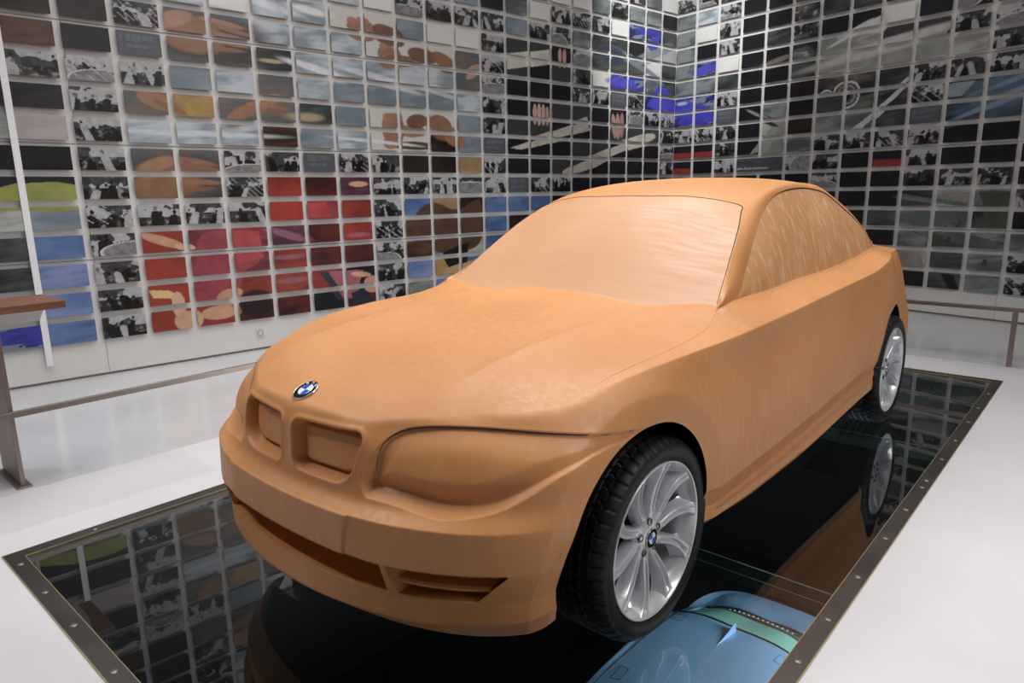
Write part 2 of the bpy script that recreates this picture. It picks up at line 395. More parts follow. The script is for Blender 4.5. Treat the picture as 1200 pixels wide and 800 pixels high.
BADGE_BLACK = new_mat('badge_black', (.008, .008, .01), .15)
BADGE_BLUE = new_mat('badge_blue', (.02, .13, .55), .2)
BADGE_WHITE = new_mat('badge_white', (.85, .86, .88), .2)
WALLM = noise_tint(new_mat('wall_paint', (.74, .73, .71), .42, 0, .35), (.73, .72, .70), (.77, .76, .74), (2, 2, 2))
TRIM_LITGAP = new_mat('white_trim_and_lit_gap', (.88, .88, .90), .3)
SEAMM = new_mat('seam_dark', (.16, .14, .13), .8)
CEILM = new_mat('ceiling_grey', (.30, .30, .30), .8)
FLOORM = noise_tint(new_mat('floor_resin', (.74, .73, .75), .28, 0, .5), (.72, .71, .735), (.78, .77, .79), (1.3, 1.3, 1.3), 6)
FLOORG = noise_tint(new_mat('floor_polished', (.60, .60, .61), .14, 0, .6), (.58, .58, .59), (.64, .64, .65), (1.3, 1.3, 1.3), 6)
STEEL = noise_tint(new_mat('brushed_steel', (.40, .37, .35), .42, .9), (.11, .10, .095), (.17, .155, .145), (3, 3, 3), 6)
STEELD = noise_tint(new_mat('rail_steel', (.34, .27, .25), .4, .85), (.28, .22, .20), (.38, .31, .29), (2, 2, 2), 6)
BRASS = new_mat('brass_edge', (.50, .44, .22), .4, .7)
WOOD = noise_tint(new_mat('rail_wood', (.20, .08, .045), .45), (.15, .06, .035), (.23, .10, .06), (25, 3, 25), 5)
GREYLAM = new_mat('grey_laminate', (.42, .41, .40), .4)
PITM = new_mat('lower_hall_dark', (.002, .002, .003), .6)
BLUE = new_mat('blue_paint', (.22, .41, .68), .25, .35, .5, Coat_Weight=.6, Coat_Roughness=.05)
TGLASS = new_mat('tinted_car_glass', (.03, .07, .065), .06, 0, .7)
TGLASS3 = new_mat('dark_rear_glass', (.035, .065, .055), .06, 0, .7)
TGLASS2 = new_mat('green_car_glass', (.16, .36, .33), .08, 0, .7)
PLASTIC = new_mat('white_plastic', (.70, .69, .66), .35)
def glass_mat():
    m = bpy.data.materials.new('floor_glass'); m.use_nodes = True; nt = m.node_tree
    for n in list(nt.nodes): nt.nodes.remove(n)
    out = nt.nodes.new('ShaderNodeOutputMaterial'); mix = nt.nodes.new('ShaderNodeMixShader')
    tr = nt.nodes.new('ShaderNodeBsdfTransparent'); tr.inputs[0].default_value = (.93, .97, .96, 1)
    gl = nt.nodes.new('ShaderNodeBsdfGlossy'); gl.inputs['Roughness'].default_value = .0; gl.inputs[0].default_value = (.95, .97, 1, 1)
    fr = nt.nodes.new('ShaderNodeFresnel'); fr.inputs[0].default_value = 1.55
    ge = nt.nodes.new('ShaderNodeNewGeometry'); su = nt.nodes.new('ShaderNodeMath'); su.operation = 'SUBTRACT'; su.inputs[0].default_value = 1
    mu = nt.nodes.new('ShaderNodeMath'); mu.operation = 'MULTIPLY'; m2 = nt.nodes.new('ShaderNodeMath'); m2.operation = 'MULTIPLY'; m2.inputs[1].default_value = 1.55; m2.use_clamp = True
    nt.links.new(ge.outputs['Backfacing'], su.inputs[1]); nt.links.new(fr.outputs[0], mu.inputs[0]); nt.links.new(su.outputs[0], mu.inputs[1])
    nt.links.new(mu.outputs[0], m2.inputs[0])
    nt.links.new(m2.outputs[0], mix.inputs[0]); nt.links.new(tr.outputs[0], mix.inputs[1]); nt.links.new(gl.outputs[0], mix.inputs[2])
    nt.links.new(mix.outputs[0], out.inputs[0]); return m
GLASS = glass_mat()
GLASSEDGE = new_mat('glass_edge', (.10, .14, .135), .3, 0, .5)
DARKWALL = new_mat('dark_wall', (.26, .26, .265), .6)

# ------------------------------------------------------------------ room shell
CX, CY = -3.3062, 7.6067
TL, TR = -.1164, -.2042
PW, PH, Z3, OR = .35922, .21625, .91275, -.0348
dL = Vector((math.sin(TL), -math.cos(TL), 0)); dR = Vector((math.cos(TR), math.sin(TR), 0))
nL = Vector((-dL.y, dL.x, 0)); nL = nL if nL.x > 0 else -nL       # into the room
nR = Vector((-dR.y, dR.x, 0)); nR = nR if nR.y < 0 else -nR
corner = Vector((CX, CY, 0))
CEIL = 5.0
def quad(name, pts, mat, kind='structure', thick=None):
    o = mesh_obj(name, pts, [tuple(range(len(pts)))], mat)
    if kind: tag(o, kind=kind)
    return o
def wall_slab(name, a, b, n_in, z0, z1, mat, t=.12):
    a, b = Vector(a), Vector(b); o_ = -n_in*t
    P = [a, b, b+o_, a+o_]
    V = [(p.x, p.y, z) for z in (z0, z1) for p in P]
    F = [(0, 1, 2, 3), (7, 6, 5, 4), (0, 4, 5, 1), (1, 5, 6, 2), (2, 6, 7, 3), (3, 7, 4, 0)]
    return tag(mesh_obj(name, V, F, mat), kind='structure')
TILE_OFF = .035
# the photo plates hang in the calibrated plane, the wall paint is a little behind them
offc = corner - nL*TILE_OFF - nR*TILE_OFF
LEND = offc + dL*13.2; REND = offc + dR*9.5
wall_slab('wall_left', offc, LEND, nL, 0, CEIL, WALLM)
wall_slab('wall_right', offc, REND, nR, 0, CEIL, WALLM)
BK = Vector((REND.x, LEND.y, 0))
wall_slab('wall_back', (LEND.x, LEND.y, 0), (REND.x, LEND.y, 0), Vector((0, 1, 0)), 0, CEIL, DARKWALL)
wall_slab('wall_near', (REND.x, LEND.y, 0), (REND.x, REND.y, 0), Vector((-1, 0, 0)), 0, CEIL, DARKWALL)
quad('ceiling', [(-6, -7, CEIL), (-6, 9, CEIL), (8, 9, CEIL), (8, -7, CEIL)], CEILM)
# glass opening
FX0, FX1, FY0, FY1 = -1.375, 1.249, -1.2226, 4.125
FWD = .062
gx0, gx1, gy0, gy1 = FX0+FWD, FX1-FWD, FY0+FWD, FY1-FWD
def slab_ring(name, X0, X1, Y0, Y1, x0, x1, y0, y1, z0, z1, mat):
    V = []
    for z in (z0, z1):
        V += [(X0, Y0, z), (X1, Y0, z), (X1, Y1, z), (X0, Y1, z), (x0, y0, z), (x1, y0, z), (x1, y1, z), (x0, y1, z)]
    F = []
    for i in range(4):
        j = (i+1) % 4
        F += [(8+i, 8+j, 12+j, 12+i), (i, 4+i, 4+j, j), (i, j, 8+j, 8+i), (4+i, 12+i, 12+j, 4+j)]
    return mesh_obj(name, V, F, mat)
YB = 4.62   # seam where the polished outer floor starts
o = slab_ring('floor', -2.06, 5.9, -5.55, YB, FX0+.004, FX1-.004, FY0+.004, FY1-.004, -.02, 0, FLOORM); tag(o, kind='structure')
# polished outer floor : L-shape behind the rails
V = [(-2.064, -5.55), (-2.064, YB+.004), (5.9, YB+.004), (5.9, 8.6), (-5, 8.6), (-5.2, -5.55)]
mesh_obj('floor', [(x, y, -.001) for x, y in V]+[(x, y, -.35) for x, y in V], [(0, 1, 2, 3, 4, 5)]+[(11, 10, 9, 8, 7, 6)]+[(i, 6+i, 6+(i+1) % 6, (i+1) % 6) for i in range(6)], FLOORG)
tag(bpy.data.objects['floor.001'], kind='structure')
# lower hall
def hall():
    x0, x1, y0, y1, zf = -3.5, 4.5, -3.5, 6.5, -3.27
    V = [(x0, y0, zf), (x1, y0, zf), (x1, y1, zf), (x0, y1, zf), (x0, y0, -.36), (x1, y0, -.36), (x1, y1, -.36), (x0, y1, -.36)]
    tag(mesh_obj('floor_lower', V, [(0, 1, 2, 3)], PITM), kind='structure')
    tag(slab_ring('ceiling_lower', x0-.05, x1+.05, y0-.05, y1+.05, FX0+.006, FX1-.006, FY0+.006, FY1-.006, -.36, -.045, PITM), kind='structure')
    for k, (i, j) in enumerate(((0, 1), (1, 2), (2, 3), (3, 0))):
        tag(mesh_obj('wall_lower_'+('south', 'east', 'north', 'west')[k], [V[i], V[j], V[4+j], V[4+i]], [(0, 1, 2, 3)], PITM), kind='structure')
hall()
# joint lines of the wall panels, dark strip painted in for the shadow gap at the floor
def strip_on(name, org, d, n, u0, u1, z0, z1, mat, t=.003, off=0.):
    a = org + d*u0 + n*off; b = org + d*u1 + n*off
    P = [a, b, b+n*t, a+n*t]
    V = [(p.x, p.y, z) for z in (z0, z1) for p in P]
    return tag(mesh_obj(name, V, [(0, 1, 2, 3), (7, 6, 5, 4), (0, 4, 5, 1), (1, 5, 6, 2), (2, 6, 7, 3), (3, 7, 4, 0)], mat), kind='structure')
tn = 1
for org, d, n, L in ((offc, dL, nL, 13.1), (offc, dR, nR, 9.4)):
    for k in (0, 4, 8, 12, 16):
        z = Z3+k*PH
        strip_on('trim_%d' % tn, org, d, n, .05, L, z-.002, z+.002, SEAMM, .002); tn += 1
    strip_on('gap_shade_left' if d is dL else 'gap_shade_right', org, d, n, .0, L, .0, .016, SEAMM, .004)
for org, d, n, us in ((offc, dL, nL, (21*PW, )), (offc, dR, nR, (12*PW-.035, ))):
    for u in us:
        strip_on('trim_%d' % tn, org, d, n, u-.001, u+.001, 0.016, 4.4, SEAMM, .002); tn += 1
strip_on('trim_%d' % tn, corner, dL, nL, 22*PW-.022, 22*PW+.022, .14, 3.3, TRIM_LITGAP, .006, .0); tn += 1

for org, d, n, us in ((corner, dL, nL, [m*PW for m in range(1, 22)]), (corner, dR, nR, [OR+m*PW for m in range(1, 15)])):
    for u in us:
        strip_on('trim_%d' % tn, org, d, n, u-.013, u+.013, .20, 4.45, TRIM_LITGAP, .003, -.0355); tn += 1  # added strips, their white stands in for unshadowed wall between the plates
# ------------------------------------------------------------------ floor frame and glass
fr = tag(empty('floor_frame', (0, 0, 0)), 'brushed steel frame with screws around the sunken glass floor', 'frame')
def member(p):   # p: 4 plan points
    V = [(x, y, z) for z in (-.04, .004) for x, y in p]
    return V, [(3, 2, 1, 0), (4, 5, 6, 7), (0, 1, 5, 4), (1, 2, 6, 5), (2, 3, 7, 6), (3, 0, 4, 7)]
oc = [(FX0, FY0), (FX1, FY0), (FX1, FY1), (FX0, FY1)]; ic = [(gx0, gy0), (gx1, gy0), (gx1, gy1), (gx0, gy1)]
for i in range(4):
    j = (i+1) % 4
    mesh_obj('frame_rail', *member([oc[i], oc[j], ic[j], ic[i]]), STEEL, fr)
for i in range(4):
    j = (i+1) % 4
    for A, B, s in ((oc[i], oc[j], 1), (ic[i], ic[j], -1)):
        bm = bmesh.new(); a = Vector((*A, 0)); b = Vector((*B, 0)); t = (b-a).normalized(); nn = Vector((-t.y, t.x, 0))*.0025
        nn = nn*.55; P = [a-nn, b-nn, b+nn, a+nn]; V = [(p.x, p.y, z) for z in (.0, .0052) for p in P]
        mesh_obj('edge_strip', V, [(3, 2, 1, 0), (4, 5, 6, 7), (0, 1, 5, 4), (1, 2, 6, 5), (2, 3, 7, 6), (3, 0, 4, 7)], BRASS, fr)
sv, sf = revolve([(0.0001, .0026), (.0035, .0026), (.0045, .0018), (.0085, .0024), (.0105, .0016), (.0115, 0)], 20)
scr = None
def screw(x, y):
    global scr
    if scr is None:
        scr = mesh_obj('screw', [(v[1], v[2], v[0]) for v in sv], sf, STEELD, fr, True); s = scr
    else:
        s = scr.copy(); COL.objects.link(s)
    s.parent = fr; s.location = (x, y, .0042)
mx = (FX1+gx1)/2; mn = (FX0+gx0)/2
for y in (-.9, -.55, -.2, .15, .42, .75, 1.12, 1.45, 1.75, 1.85, 2.2, 2.55, 2.95, 3.3, 3.7): screw(mx, y)
for y in (-.9, -.3, .3, .9, 1.5): screw(mn, y)
for x in (-1.25, -.95, -.65, -.3, .1, .5): screw(x, (FY0+gy0)/2)
for x in (.1, .5, .9): screw(x, (FY1+gy1)/2)
ys_ = [gy0, .585, 2.365, gy1]
for i, nm in enumerate(('front', 'middle', 'rear')):
    bm = bmesh.new(); box_bm(bm, gx0+.003, gx1-.003, ys_[i]+.004, ys_[i+1]-.004, -.03, -.002)
    o = bm_obj('glass_panel', bm, GLASS)
    lab = {'front': 'clear floor glass pane nearest the camera, beneath the nose of the clay car',
           'middle': 'clear floor glass pane beneath the middle of the clay car, between two panes',
           'rear': 'clear floor glass pane furthest away, beneath the rear wheels of the clay car'}[nm]
    tag(o, lab, 'glass floor')
for i in (1, 2):
    bm = bmesh.new(); box_bm(bm, gx0+.003, gx1-.003, ys_[i]-.0035, ys_[i]+.0035, -.03, -.003)
    tag(bm_obj('trim_%d' % tn, bm, GLASSEDGE), kind='structure'); tn += 1
    for s in (-1, 1):
        bm = bmesh.new(); box_bm(bm, gx0+.003, gx1-.003, ys_[i]+s*.028-.002, ys_[i]+s*.028+.002, -.07, -.032)
        tag(bm_obj('trim_%d' % tn, bm, GLASSEDGE), kind='structure'); tn += 1

# ------------------------------------------------------------------ rails, socket
def rail_left():
    r = tag(empty('guard_rail', (-2.12, -.96, 0)), 'left guard rail of steel bar and flat posts with wooden leaning shelf', 'railing')
    def bx(nm, x0, x1, y0, y1, z0, z1, m, bev=.002, par=r):
        bm = bmesh.new(); box_bm(bm, x0+2.12, x1+2.12, y0+.96, y1+.96, z0, z1, bev); return bm_obj(nm, bm, m, par)
    bx('lower_bar', -2.113, -2.095, -3.3, 4.635, .355, .385, STEELD)
    bx('lower_bar', -2.115, 1.215, 4.61, 4.63, .425, .453, STEELD) if False else None
    for y, ht in ((-.965, .86), (-3.2, .86), (1.30, .356), (3.55, .356)):
        p = bx('post', -2.44, -2.115, y-.008, y+.012, .01, ht, STEELD)
        bx('base_plate', -2.46, -2.09, y-.03, y+.034, 0, .008, STEELD)
    # leaning shelf : wood top, grey lip tapering underneath, ends at y=-.69
    V = []
    for y in (-3.3, -.69):
        V += [(-2.40+2.12, y+.96, .895), (-2.03+2.12, y+.96, .895), (-2.03+2.12, y+.96, .862), (-2.40+2.12, y+.96, .862)]
    mesh_obj('wood_top', V, [(0, 1, 2, 3), (7, 6, 5, 4), (0, 4, 5, 1), (1, 5, 6, 2), (2, 6, 7, 3), (3, 7, 4, 0)], WOOD, r)
    V = []
    for y in (-3.3, -.78):
        V += [(-2.38+2.12, y+.96, .862), (-2.05+2.12, y+.96, .862), (-2.14+2.12, y+.96, .80), (-2.38+2.12, y+.96, .80)]
    mesh_obj('shelf_bracket', V, [(0, 1, 2, 3), (7, 6, 5, 4), (0, 4, 5, 1), (1, 5, 6, 2), (2, 6, 7, 3), (3, 7, 4, 0)], GREYLAM, r)
rail_left()
def rail_right():
    r = tag(empty('guard_rail', (1.22, 4.65, 0)), 'low steel guard rail behind the rear of the clay car, below the right wall', 'railing')
    def bx(nm, x0, x1, y0, y1, z0, z1, m=STEELD):
        bm = bmesh.new(); box_bm(bm, x0-1.22, x1-1.22, y0-4.65, y1-4.65, z0, z1, .0015); return bm_obj(nm, bm, m, r)
    bx('top_bar', -2.09, 4.4, 4.638, 4.665, .424, .455)
    for x in (-1.1, 1.22, 3.5):
        bx('post', x-.018, x+.018, 4.64, 4.663, .004, .424)
rail_right()
def socket():
    u = (22-4.46)*PW; z = .152
    rot = Matrix((( -dL.x, 0, nL.x, 0), (-dL.y, 0, nL.y, 0), (0, 1, 0, 0), (0, 0, 0, 1)))
    P = offc + dL*u
    r = empty('wall_socket'); r.matrix_world = Matrix.Translation((P.x, P.y, z)) @ rot
    tag(r, 'white power socket low on the left wall under the red photo mural', 'socket')
    bm = bmesh.new(); box_bm(bm, -.042, .042, -.042, .042, 0, .009, .003); bm_obj('cover_plate', bm, PLASTIC, r)
    v, f = revolve([(.03, .009), (.029, .0115), (.0215, .0118), (.020, .004), (.0001, .004)], 32)
    mesh_obj('socket_well', [(a[1], a[2], a[0]) for a in v], f, new_mat('socket_inner', (.42, .41, .38), .4), r, True)
    for s in (-1, 1):
        v, f = revolve([(.0001, .0046), (.003, .0046)], 12)
        mesh_obj('pin_hole', [(a[1]+s*.0095, a[2], a[0]) for a in v], f, BADGE_BLACK, r)
socket()
# ------------------------------------------------------------------ features of the clay body
def poly_sd(px, pz, poly):
    P = np.array(poly, float); n = len(P)
    d2 = np.full(px.shape, 1e9); ins = np.zeros(px.shape, bool)
    for i in range(n):
        a = P[i]; b = P[(i+1) % n]; e = b-a
        wx, wz = px-a[0], pz-a[1]
        t = np.clip((wx*e[0]+wz*e[1])/(e@e), 0, 1)
        d2 = np.minimum(d2, (wx-e[0]*t)**2+(wz-e[1]*t)**2)
        c = ((a[1] <= pz) & (b[1] > pz)) | ((a[1] > pz) & (b[1] <= pz))
        xi = a[0]+(pz-a[1])/(b[1]-a[1]+1e-12)*e[0]
        ins ^= c & (px < xi)
    d = np.sqrt(d2)
    return np.where(ins, -d, d)
def smooth_poly(pts, it=2):
    P = np.array(pts, float)
    for _ in range(it):
        Q = np.roll(P, -1, 0); P = np.stack([.75*P+.25*Q, .25*P+.75*Q], 1).reshape(-1, 2)
    return P
LAMP = smooth_poly([(.335, .600), (.345, .66), (.362, .720), (.395, .752), (.45, .764), (.52, .768), (.60, .766), (.68, .759), (.74, .750), (.79, .738), (.835, .725), (.855, .71), (.82, .700), (.78, .672), (.735, .634), (.68, .604), (.62, .588), (.56, .582), (.50, .587), (.44, .596), (.38, .600)], 1)
def kidney_sd(x, z):
    xl = np.interp(z, [.59, .74], [.034, .027]); xr = np.interp(z, [.60, .735], [.280, .309])
    c = (xl+xr)/2; h = (xr-xl)/2; zc = .667; hz = .073
    r = np.where(z < zc, np.where(x > c, .062, .034), .030)
    qx = np.abs(x-c)-h+r; qz = np.abs(z-zc)-hz+r
    return np.hypot(np.maximum(qx, 0), np.maximum(qz, 0))+np.minimum(np.maximum(qx, qz), 0)-r
ARCH = [(-.075, .365, .350), (2.645, .36, .347)]
def normals(G, mirror_fix=True):
    ds = np.gradient(G, axis=1); dr = np.gradient(G, axis=0)
    # one sided symmetric treatment on the centre line
    ds[:, 0] = G[:, 1]-G[:, 0]; 
    N = np.cross(ds, dr); L = np.linalg.norm(N, axis=2, keepdims=True); N = N/np.maximum(L, 1e-9)
    if mirror_fix:
        N[:, 0, 0] = 0; N[-1, :, 0] = 0
        N[-1] = N[-2]*[0, 1, 1]
        N /= np.maximum(np.linalg.norm(N, axis=2, keepdims=True), 1e-9)
    return N
def sculpt(G, tv, clay=True):
    N = normals(G); X, Y, Z = G[..., 0].copy(), G[..., 1].copy(), G[..., 2].copy()
    T = np.broadcast_to(tv[:, None], X.shape)
    D = np.zeros(X.shape); DY = np.zeros(X.shape); DX = np.zeros(X.shape)
    fr_ = (Y < -.12)
    ksd = np.where(fr_ & (Y < -.5), kidney_sd(X, Z), 1.)
    lsd = np.full(X.shape, 1.); m = fr_ & (X > .25) & (Z > .5) & (Z < .85)
    lsd[m] = poly_sd(X[m], Z[m], LAMP)
    # kidneys : raised rounded lip, deep wall, inner panel with its own step
    DY += .046*np.clip(-ksd/.009, 0, 1) - .012*np.clip((-.017-ksd)/.006, 0, 1)
    D += .0035*np.exp(-((ksd-.006)/.008)**2)*sstep(-.001, .003, ksd)
    # headlamps : recessed lens, wide lit bevel below, tight gap on top
    low_ = sstep(.735, .62, Z)*sstep(.84, .66, X)
    depth = .008+.028*low_
    bev = .005+.024*low_
    D -= depth*np.clip((bev*.85-lsd)/bev, 0, 1)
    D += (.020*low_+.005)*sstep(-.002, -.060, lsd)
    # number plate block
    cyl = (T >= 2.98) & (T <= 4.0) & (Y < -.6)
    D += np.where(cyl, .006*sstep(.322, .312, X+(.535-Z)*.18), 0)
    D += .008*sstep(1.99, 1.93, T)*sstep(1.35, 1.9, T)*sstep(.28, .40, Y)*sstep(2.36, 2.28, Y)*(X > .5)
    # lower intakes
    inn = (T > 2.10) & (T < 2.985) & (Y < -.4)
    DY += np.where(inn & (X < .420), .14*sstep(.420, .412, X)*sstep(2.04, 2.12, T), 0)
    xr = np.interp(Z, [.33, .42], [.640, .725]); xl = np.interp(Z, [.33, .42], [.455, .437])
    DY += np.where(inn, .16*sstep(xl, xl+.006, X)*sstep(xr, xr-.008, X)*sstep(2.10, 2.16, T), 0)
    # hood crease
    xc = .425
    cre = np.exp(-np.abs(X-xc)/.035)*sstep(-.55, -.1, Y)*sstep(.62, .5, Y)*(T > 9)
    D += .0070*cre
    # wheel arch band
    for (yc, zc, R) in ARCH:
        r = np.hypot(Y-yc, Z-zc)
        msk = (T < 8) & (X > .5) & (Y > -.5)
        DX -= np.where(msk, .020*np.clip(1-(r-R)/.085, 0, 1), 0)
    # lower door swage: slight hollow below the shoulder line
    G2 = G+N*D[..., None]
    G2[..., 1] += DY; G2[..., 0] += DX
    G2[..., 0] = np.maximum(G2[..., 0], 0)
    return G2, ksd, lsd
def snap_arches(G, tv):
    X, Y, Z = G[..., 0], G[..., 1], G[..., 2]
    kill = np.zeros(X.shape, bool); T = np.broadcast_to(tv[:, None], X.shape)
    for (yc, zc, R) in ARCH:
        r = np.hypot(Y-yc, Z-zc); m = (T < 7.9) & (X > .45) & (Y > -.7)
        inside = m & (r < R)
        # keep a vertex (snapped to the rim) when one of its 8 neighbours is outside
        out = ~inside; nb = np.zeros_like(out)
        p = np.pad(out, 1, mode='edge')
        for a in (0, 1, 2):
            for b in (0, 1, 2): nb |= p[a:a+out.shape[0], b:b+out.shape[1]]
        edge = inside & nb
        s = R/np.maximum(r, 1e-6)
        Y2 = yc+(Y-yc)*s; Z2 = zc+(Z-zc)*s
        low = edge & (Z2 < .2)
        G[..., 1] = np.where(edge, Y2, G[..., 1]); G[..., 2] = np.where(edge, Z2, G[..., 2])
        kill |= inside & ~nb
    return kill
def make_piece(name, G, N, quadmask, mat, parent, side, label=None):
    """side: +1, -1 or 0 (both joined)"""
    R, S = G.shape[:2]; idx = np.arange(R*S).reshape(R, S)
    q = np.stack([idx[:-1, :-1], idx[:-1, 1:], idx[1:, 1:], idx[1:, :-1]], -1)[quadmask]
    V = G.reshape(-1, 3); Nn = N.reshape(-1, 3)
    used = np.unique(q); remap = np.full(R*S, -1); remap[used] = np.arange(len(used))
    q = remap[q]; v = V[used]; n = Nn[used]
    vs_, ns_, fs_ = [], [], []; o_ = 0
    for s in ((1, -1) if side == 0 else (side,)):
        vs_.append(v*[s, 1, 1]); ns_.append(n*[s, 1, 1]); fs_.append((q if s == 1 else q[:, ::-1])+o_); o_ += len(v)
    v = np.vstack(vs_); n = np.vstack(ns_); f = np.vstack(fs_)
    me = bpy.data.meshes.new(name)
    me.vertices.add(len(v)); me.vertices.foreach_set('co', v.astype(np.float32).ravel())
    me.loops.add(f.size); me.loops.foreach_set('vertex_index', f.astype(np.int32).ravel())
    me.polygons.add(len(f)); me.polygons.foreach_set('loop_start', np.arange(0, f.size, 4, dtype=np.int32))
    me.update(calc_edges=True); me.validate()
    me.polygons.foreach_set('use_smooth', [True]*len(me.polygons))
    me.materials.append(mat)
    if len(me.vertices) == len(n): me.normals_split_custom_set_from_vertices(n.tolist())
    o = bpy.data.objects.new(name, me); COL.objects.link(o)
    if parent: o.parent = parent
    if label: o['label'] = label
    return o
def build_body(root, res, mats, clay=True):
    nf, ns, nr, seg, ntop = res
    G0, tv = body_grid(nf, ns, nr, seg, ntop)
    G, ksd, lsd = sculpt(G0, tv, clay)
    kill = snap_arches(G, tv)
    N = normals(G)
    T = np.broadcast_to(tv[:, None], G.shape[:2]); Y0 = G0[..., 1]; X0 = G0[..., 0]
    kf = kill[:-1, :-1] & kill[:-1, 1:] & kill[1:, :-1] & kill[1:, 1:]
    kf = kill[:-1, :-1] | kill[:-1, 1:] | kill[1:, :-1] | kill[1:, 1:]
    ok = ~kf
    c = lambda A: (A[:-1, :-1]+A[1:, :-1]+A[:-1, 1:]+A[1:, 1:])/4
    Tc, Yc, Xc = c(T), c(Y0), c(X0)
    lc, kc = c(lsd), c(ksd)
    lamp = ok & (lc < 0) ; kid = ok & (kc < -.020)
    side = ok & (Tc > 10) & (Tc < 11) & (Yc > .745) & (Yc < 2.64)
    hoodz, grz = c(HOOD(X0, Y0)), c(GREEN(X0, Y0))
    ws = ok & (Tc > 12) & (Yc > .4) & (Yc < 1.10+.074*(Xc/.543)**2) & (grz > hoodz-.001)
    rw = ok & (Tc > 12) & (Yc > 2.43) & (Yc < 3.10) & (Xc < .56)
    rest = ok & ~lamp & ~kid & ~side & ~ws
    if not clay: rest &= ~rw
    make_piece('body_shell', G, N, rest, mats['body'], root, 0)
    make_piece('windscreen', G, N, ws, mats['ws'], root, 0)
    for s in (1, -1):
        make_piece('side_window', G, N, side, mats['win'], root, s)
        if clay:
            make_piece('headlamp', G, N, lamp, mats['lamp'], root, s)
            make_piece('grille_insert', G, N, kid, mats['kid'], root, s)
    if not clay:
        [make_piece('headlamp', G, N, lamp, mats['lamp'], root, s) for s in (1, -1)]
        [make_piece('kidney_grille', G, N, kid, mats['lamp'], root, s) for s in (1, -1)]
        make_piece('rear_window', G, N, rw & (Yc > 2.76), mats['rw2'], root, 0)
        make_piece('rear_window_green_band', G, N, rw & (Yc <= 2.76), mats['rw'], root, 0)  # brighter green glass on the roof side of the rear window
    return G, N, tv, ok
def surf_bvh(G, ok):
    R, S = G.shape[:2]; idx = np.arange(R*S).reshape(R, S)
    q = np.stack([idx[:-1, :-1], idx[:-1, 1:], idx[1:, 1:], idx[1:, :-1]], -1)[ok]
    return BVHTree.FromPolygons([tuple(v) for v in G.reshape(-1, 3)], [tuple(int(a) for a in f) for f in q])
def under_parts(root, G, tv, mat):
    r0 = G[0]; V, F = [], []
    n = len(r0)
    half = []
    for i in range(n):
        x, y, z = r0[i]
        lim = x
        for (yc, zc, R) in ARCH:
            if abs(y-yc) < .40: lim = min(x, .52)
        half.append((max(min(lim, x)-.01, 0), y+(.012 if y < -.3 else 0), .205 if y < 0 else min(z, .24)+0))
    half.sort(key=lambda p: p[1])
    for x, y, z in half: V += [(x, y, z), (-x, y, z)]
    F = [(2*i, 2*i+1, 2*i+3, 2*i+2) for i in range(n-1)]
    mesh_obj('underbody', V, F, mat, root)
    for (yc, zc, R) in ARCH:
        for s in (1, -1):
            V, F = [], []; k = 40
            xo = .70 if yc < 1 else .80
            for i in range(k+1):
                a = math.radians(-20)+math.radians(208)*i/k
                for x, rr in ((xo, R+.012), (xo-.1, R+.014), (.50, R+.014), (.50, .0)):
                    V.append((s*x, yc+rr*math.cos(a), zc+rr*math.sin(a)))
            for i in range(k):
                for j in range(3): F.append((i*4+j, i*4+j+1, (i+1)*4+j+1, (i+1)*4+j))
            mesh_obj('wheel_well', V, F, mat, root, False)

# ------------------------------------------------------------------ wheel (faces +x, centred on the axle)
def make_roundel(root, r, parent_matrix, letters=True, name='emblem'):
    """badge facing local +z"""
    e = bpy.data.objects.new(name, None); COL.objects.link(e); e.parent = root; e.matrix_local = parent_matrix
    def disc(nm, r0, r1, z, a0, a1, n, mat):
        V, F = [], []
        for i in range(n+1):
            a = a0+(a1-a0)*i/n
            V += [(r0*math.cos(a), r0*math.sin(a), z), (r1*math.cos(a), r1*math.sin(a), z)]
        for i in range(n): F.append((2*i, 2*i+1, 2*i+3, 2*i+2))
        return V, F
    v, f = revolve([(r*1.0, -.002*r/.041), (r*1.0, .0028*r/.041), (r*.955, .0036*r/.041), (r*.94, .003*r/.041)], 48)
    mesh_obj('outer_ring', [(a[1], a[2], a[0]) for a in v], f, CHROME, e, True)
    V, F = disc('', r*.60, r*.945, .003*r/.041, 0, 2*math.pi, 48, None); mesh_obj('black_ring', V, F, BADGE_BLACK, e)
    v, f = revolve([(r*.625, .003*r/.041), (r*.61, .0036*r/.041), (r*.585, .0031*r/.041)], 40)
    mesh_obj('inner_ring', [(a[1], a[2], a[0]) for a in v], f, CHROME, e, True)
    for nm, mt, qs in (('blue_quarters', BADGE_BLUE, (1, 3)), ('white_quarters', BADGE_WHITE, (0, 2))):
        V, F = [], []
        for q in qs:
            a, b = disc('', .0001, r*.59, .0032*r/.041, math.pi/2*q, math.pi/2*(q+1), 10, None)
            F += [tuple(i+len(V) for i in t) for t in b]; V += a
        mesh_obj(nm, V, F, mt, e)
    if letters:
        for ch, a in (('B', 130), ('M', 90), ('W', 50)):
            A = math.radians(a)
            text_mesh('letter', ch, r*.36, BADGE_WHITE, e, Matrix.Translation((r*.775*math.cos(A), r*.775*math.sin(A), .0034*r/.041)) @ Matrix.Rotation(A-math.pi/2, 4, 'Z'), 'CENTER')
    return e
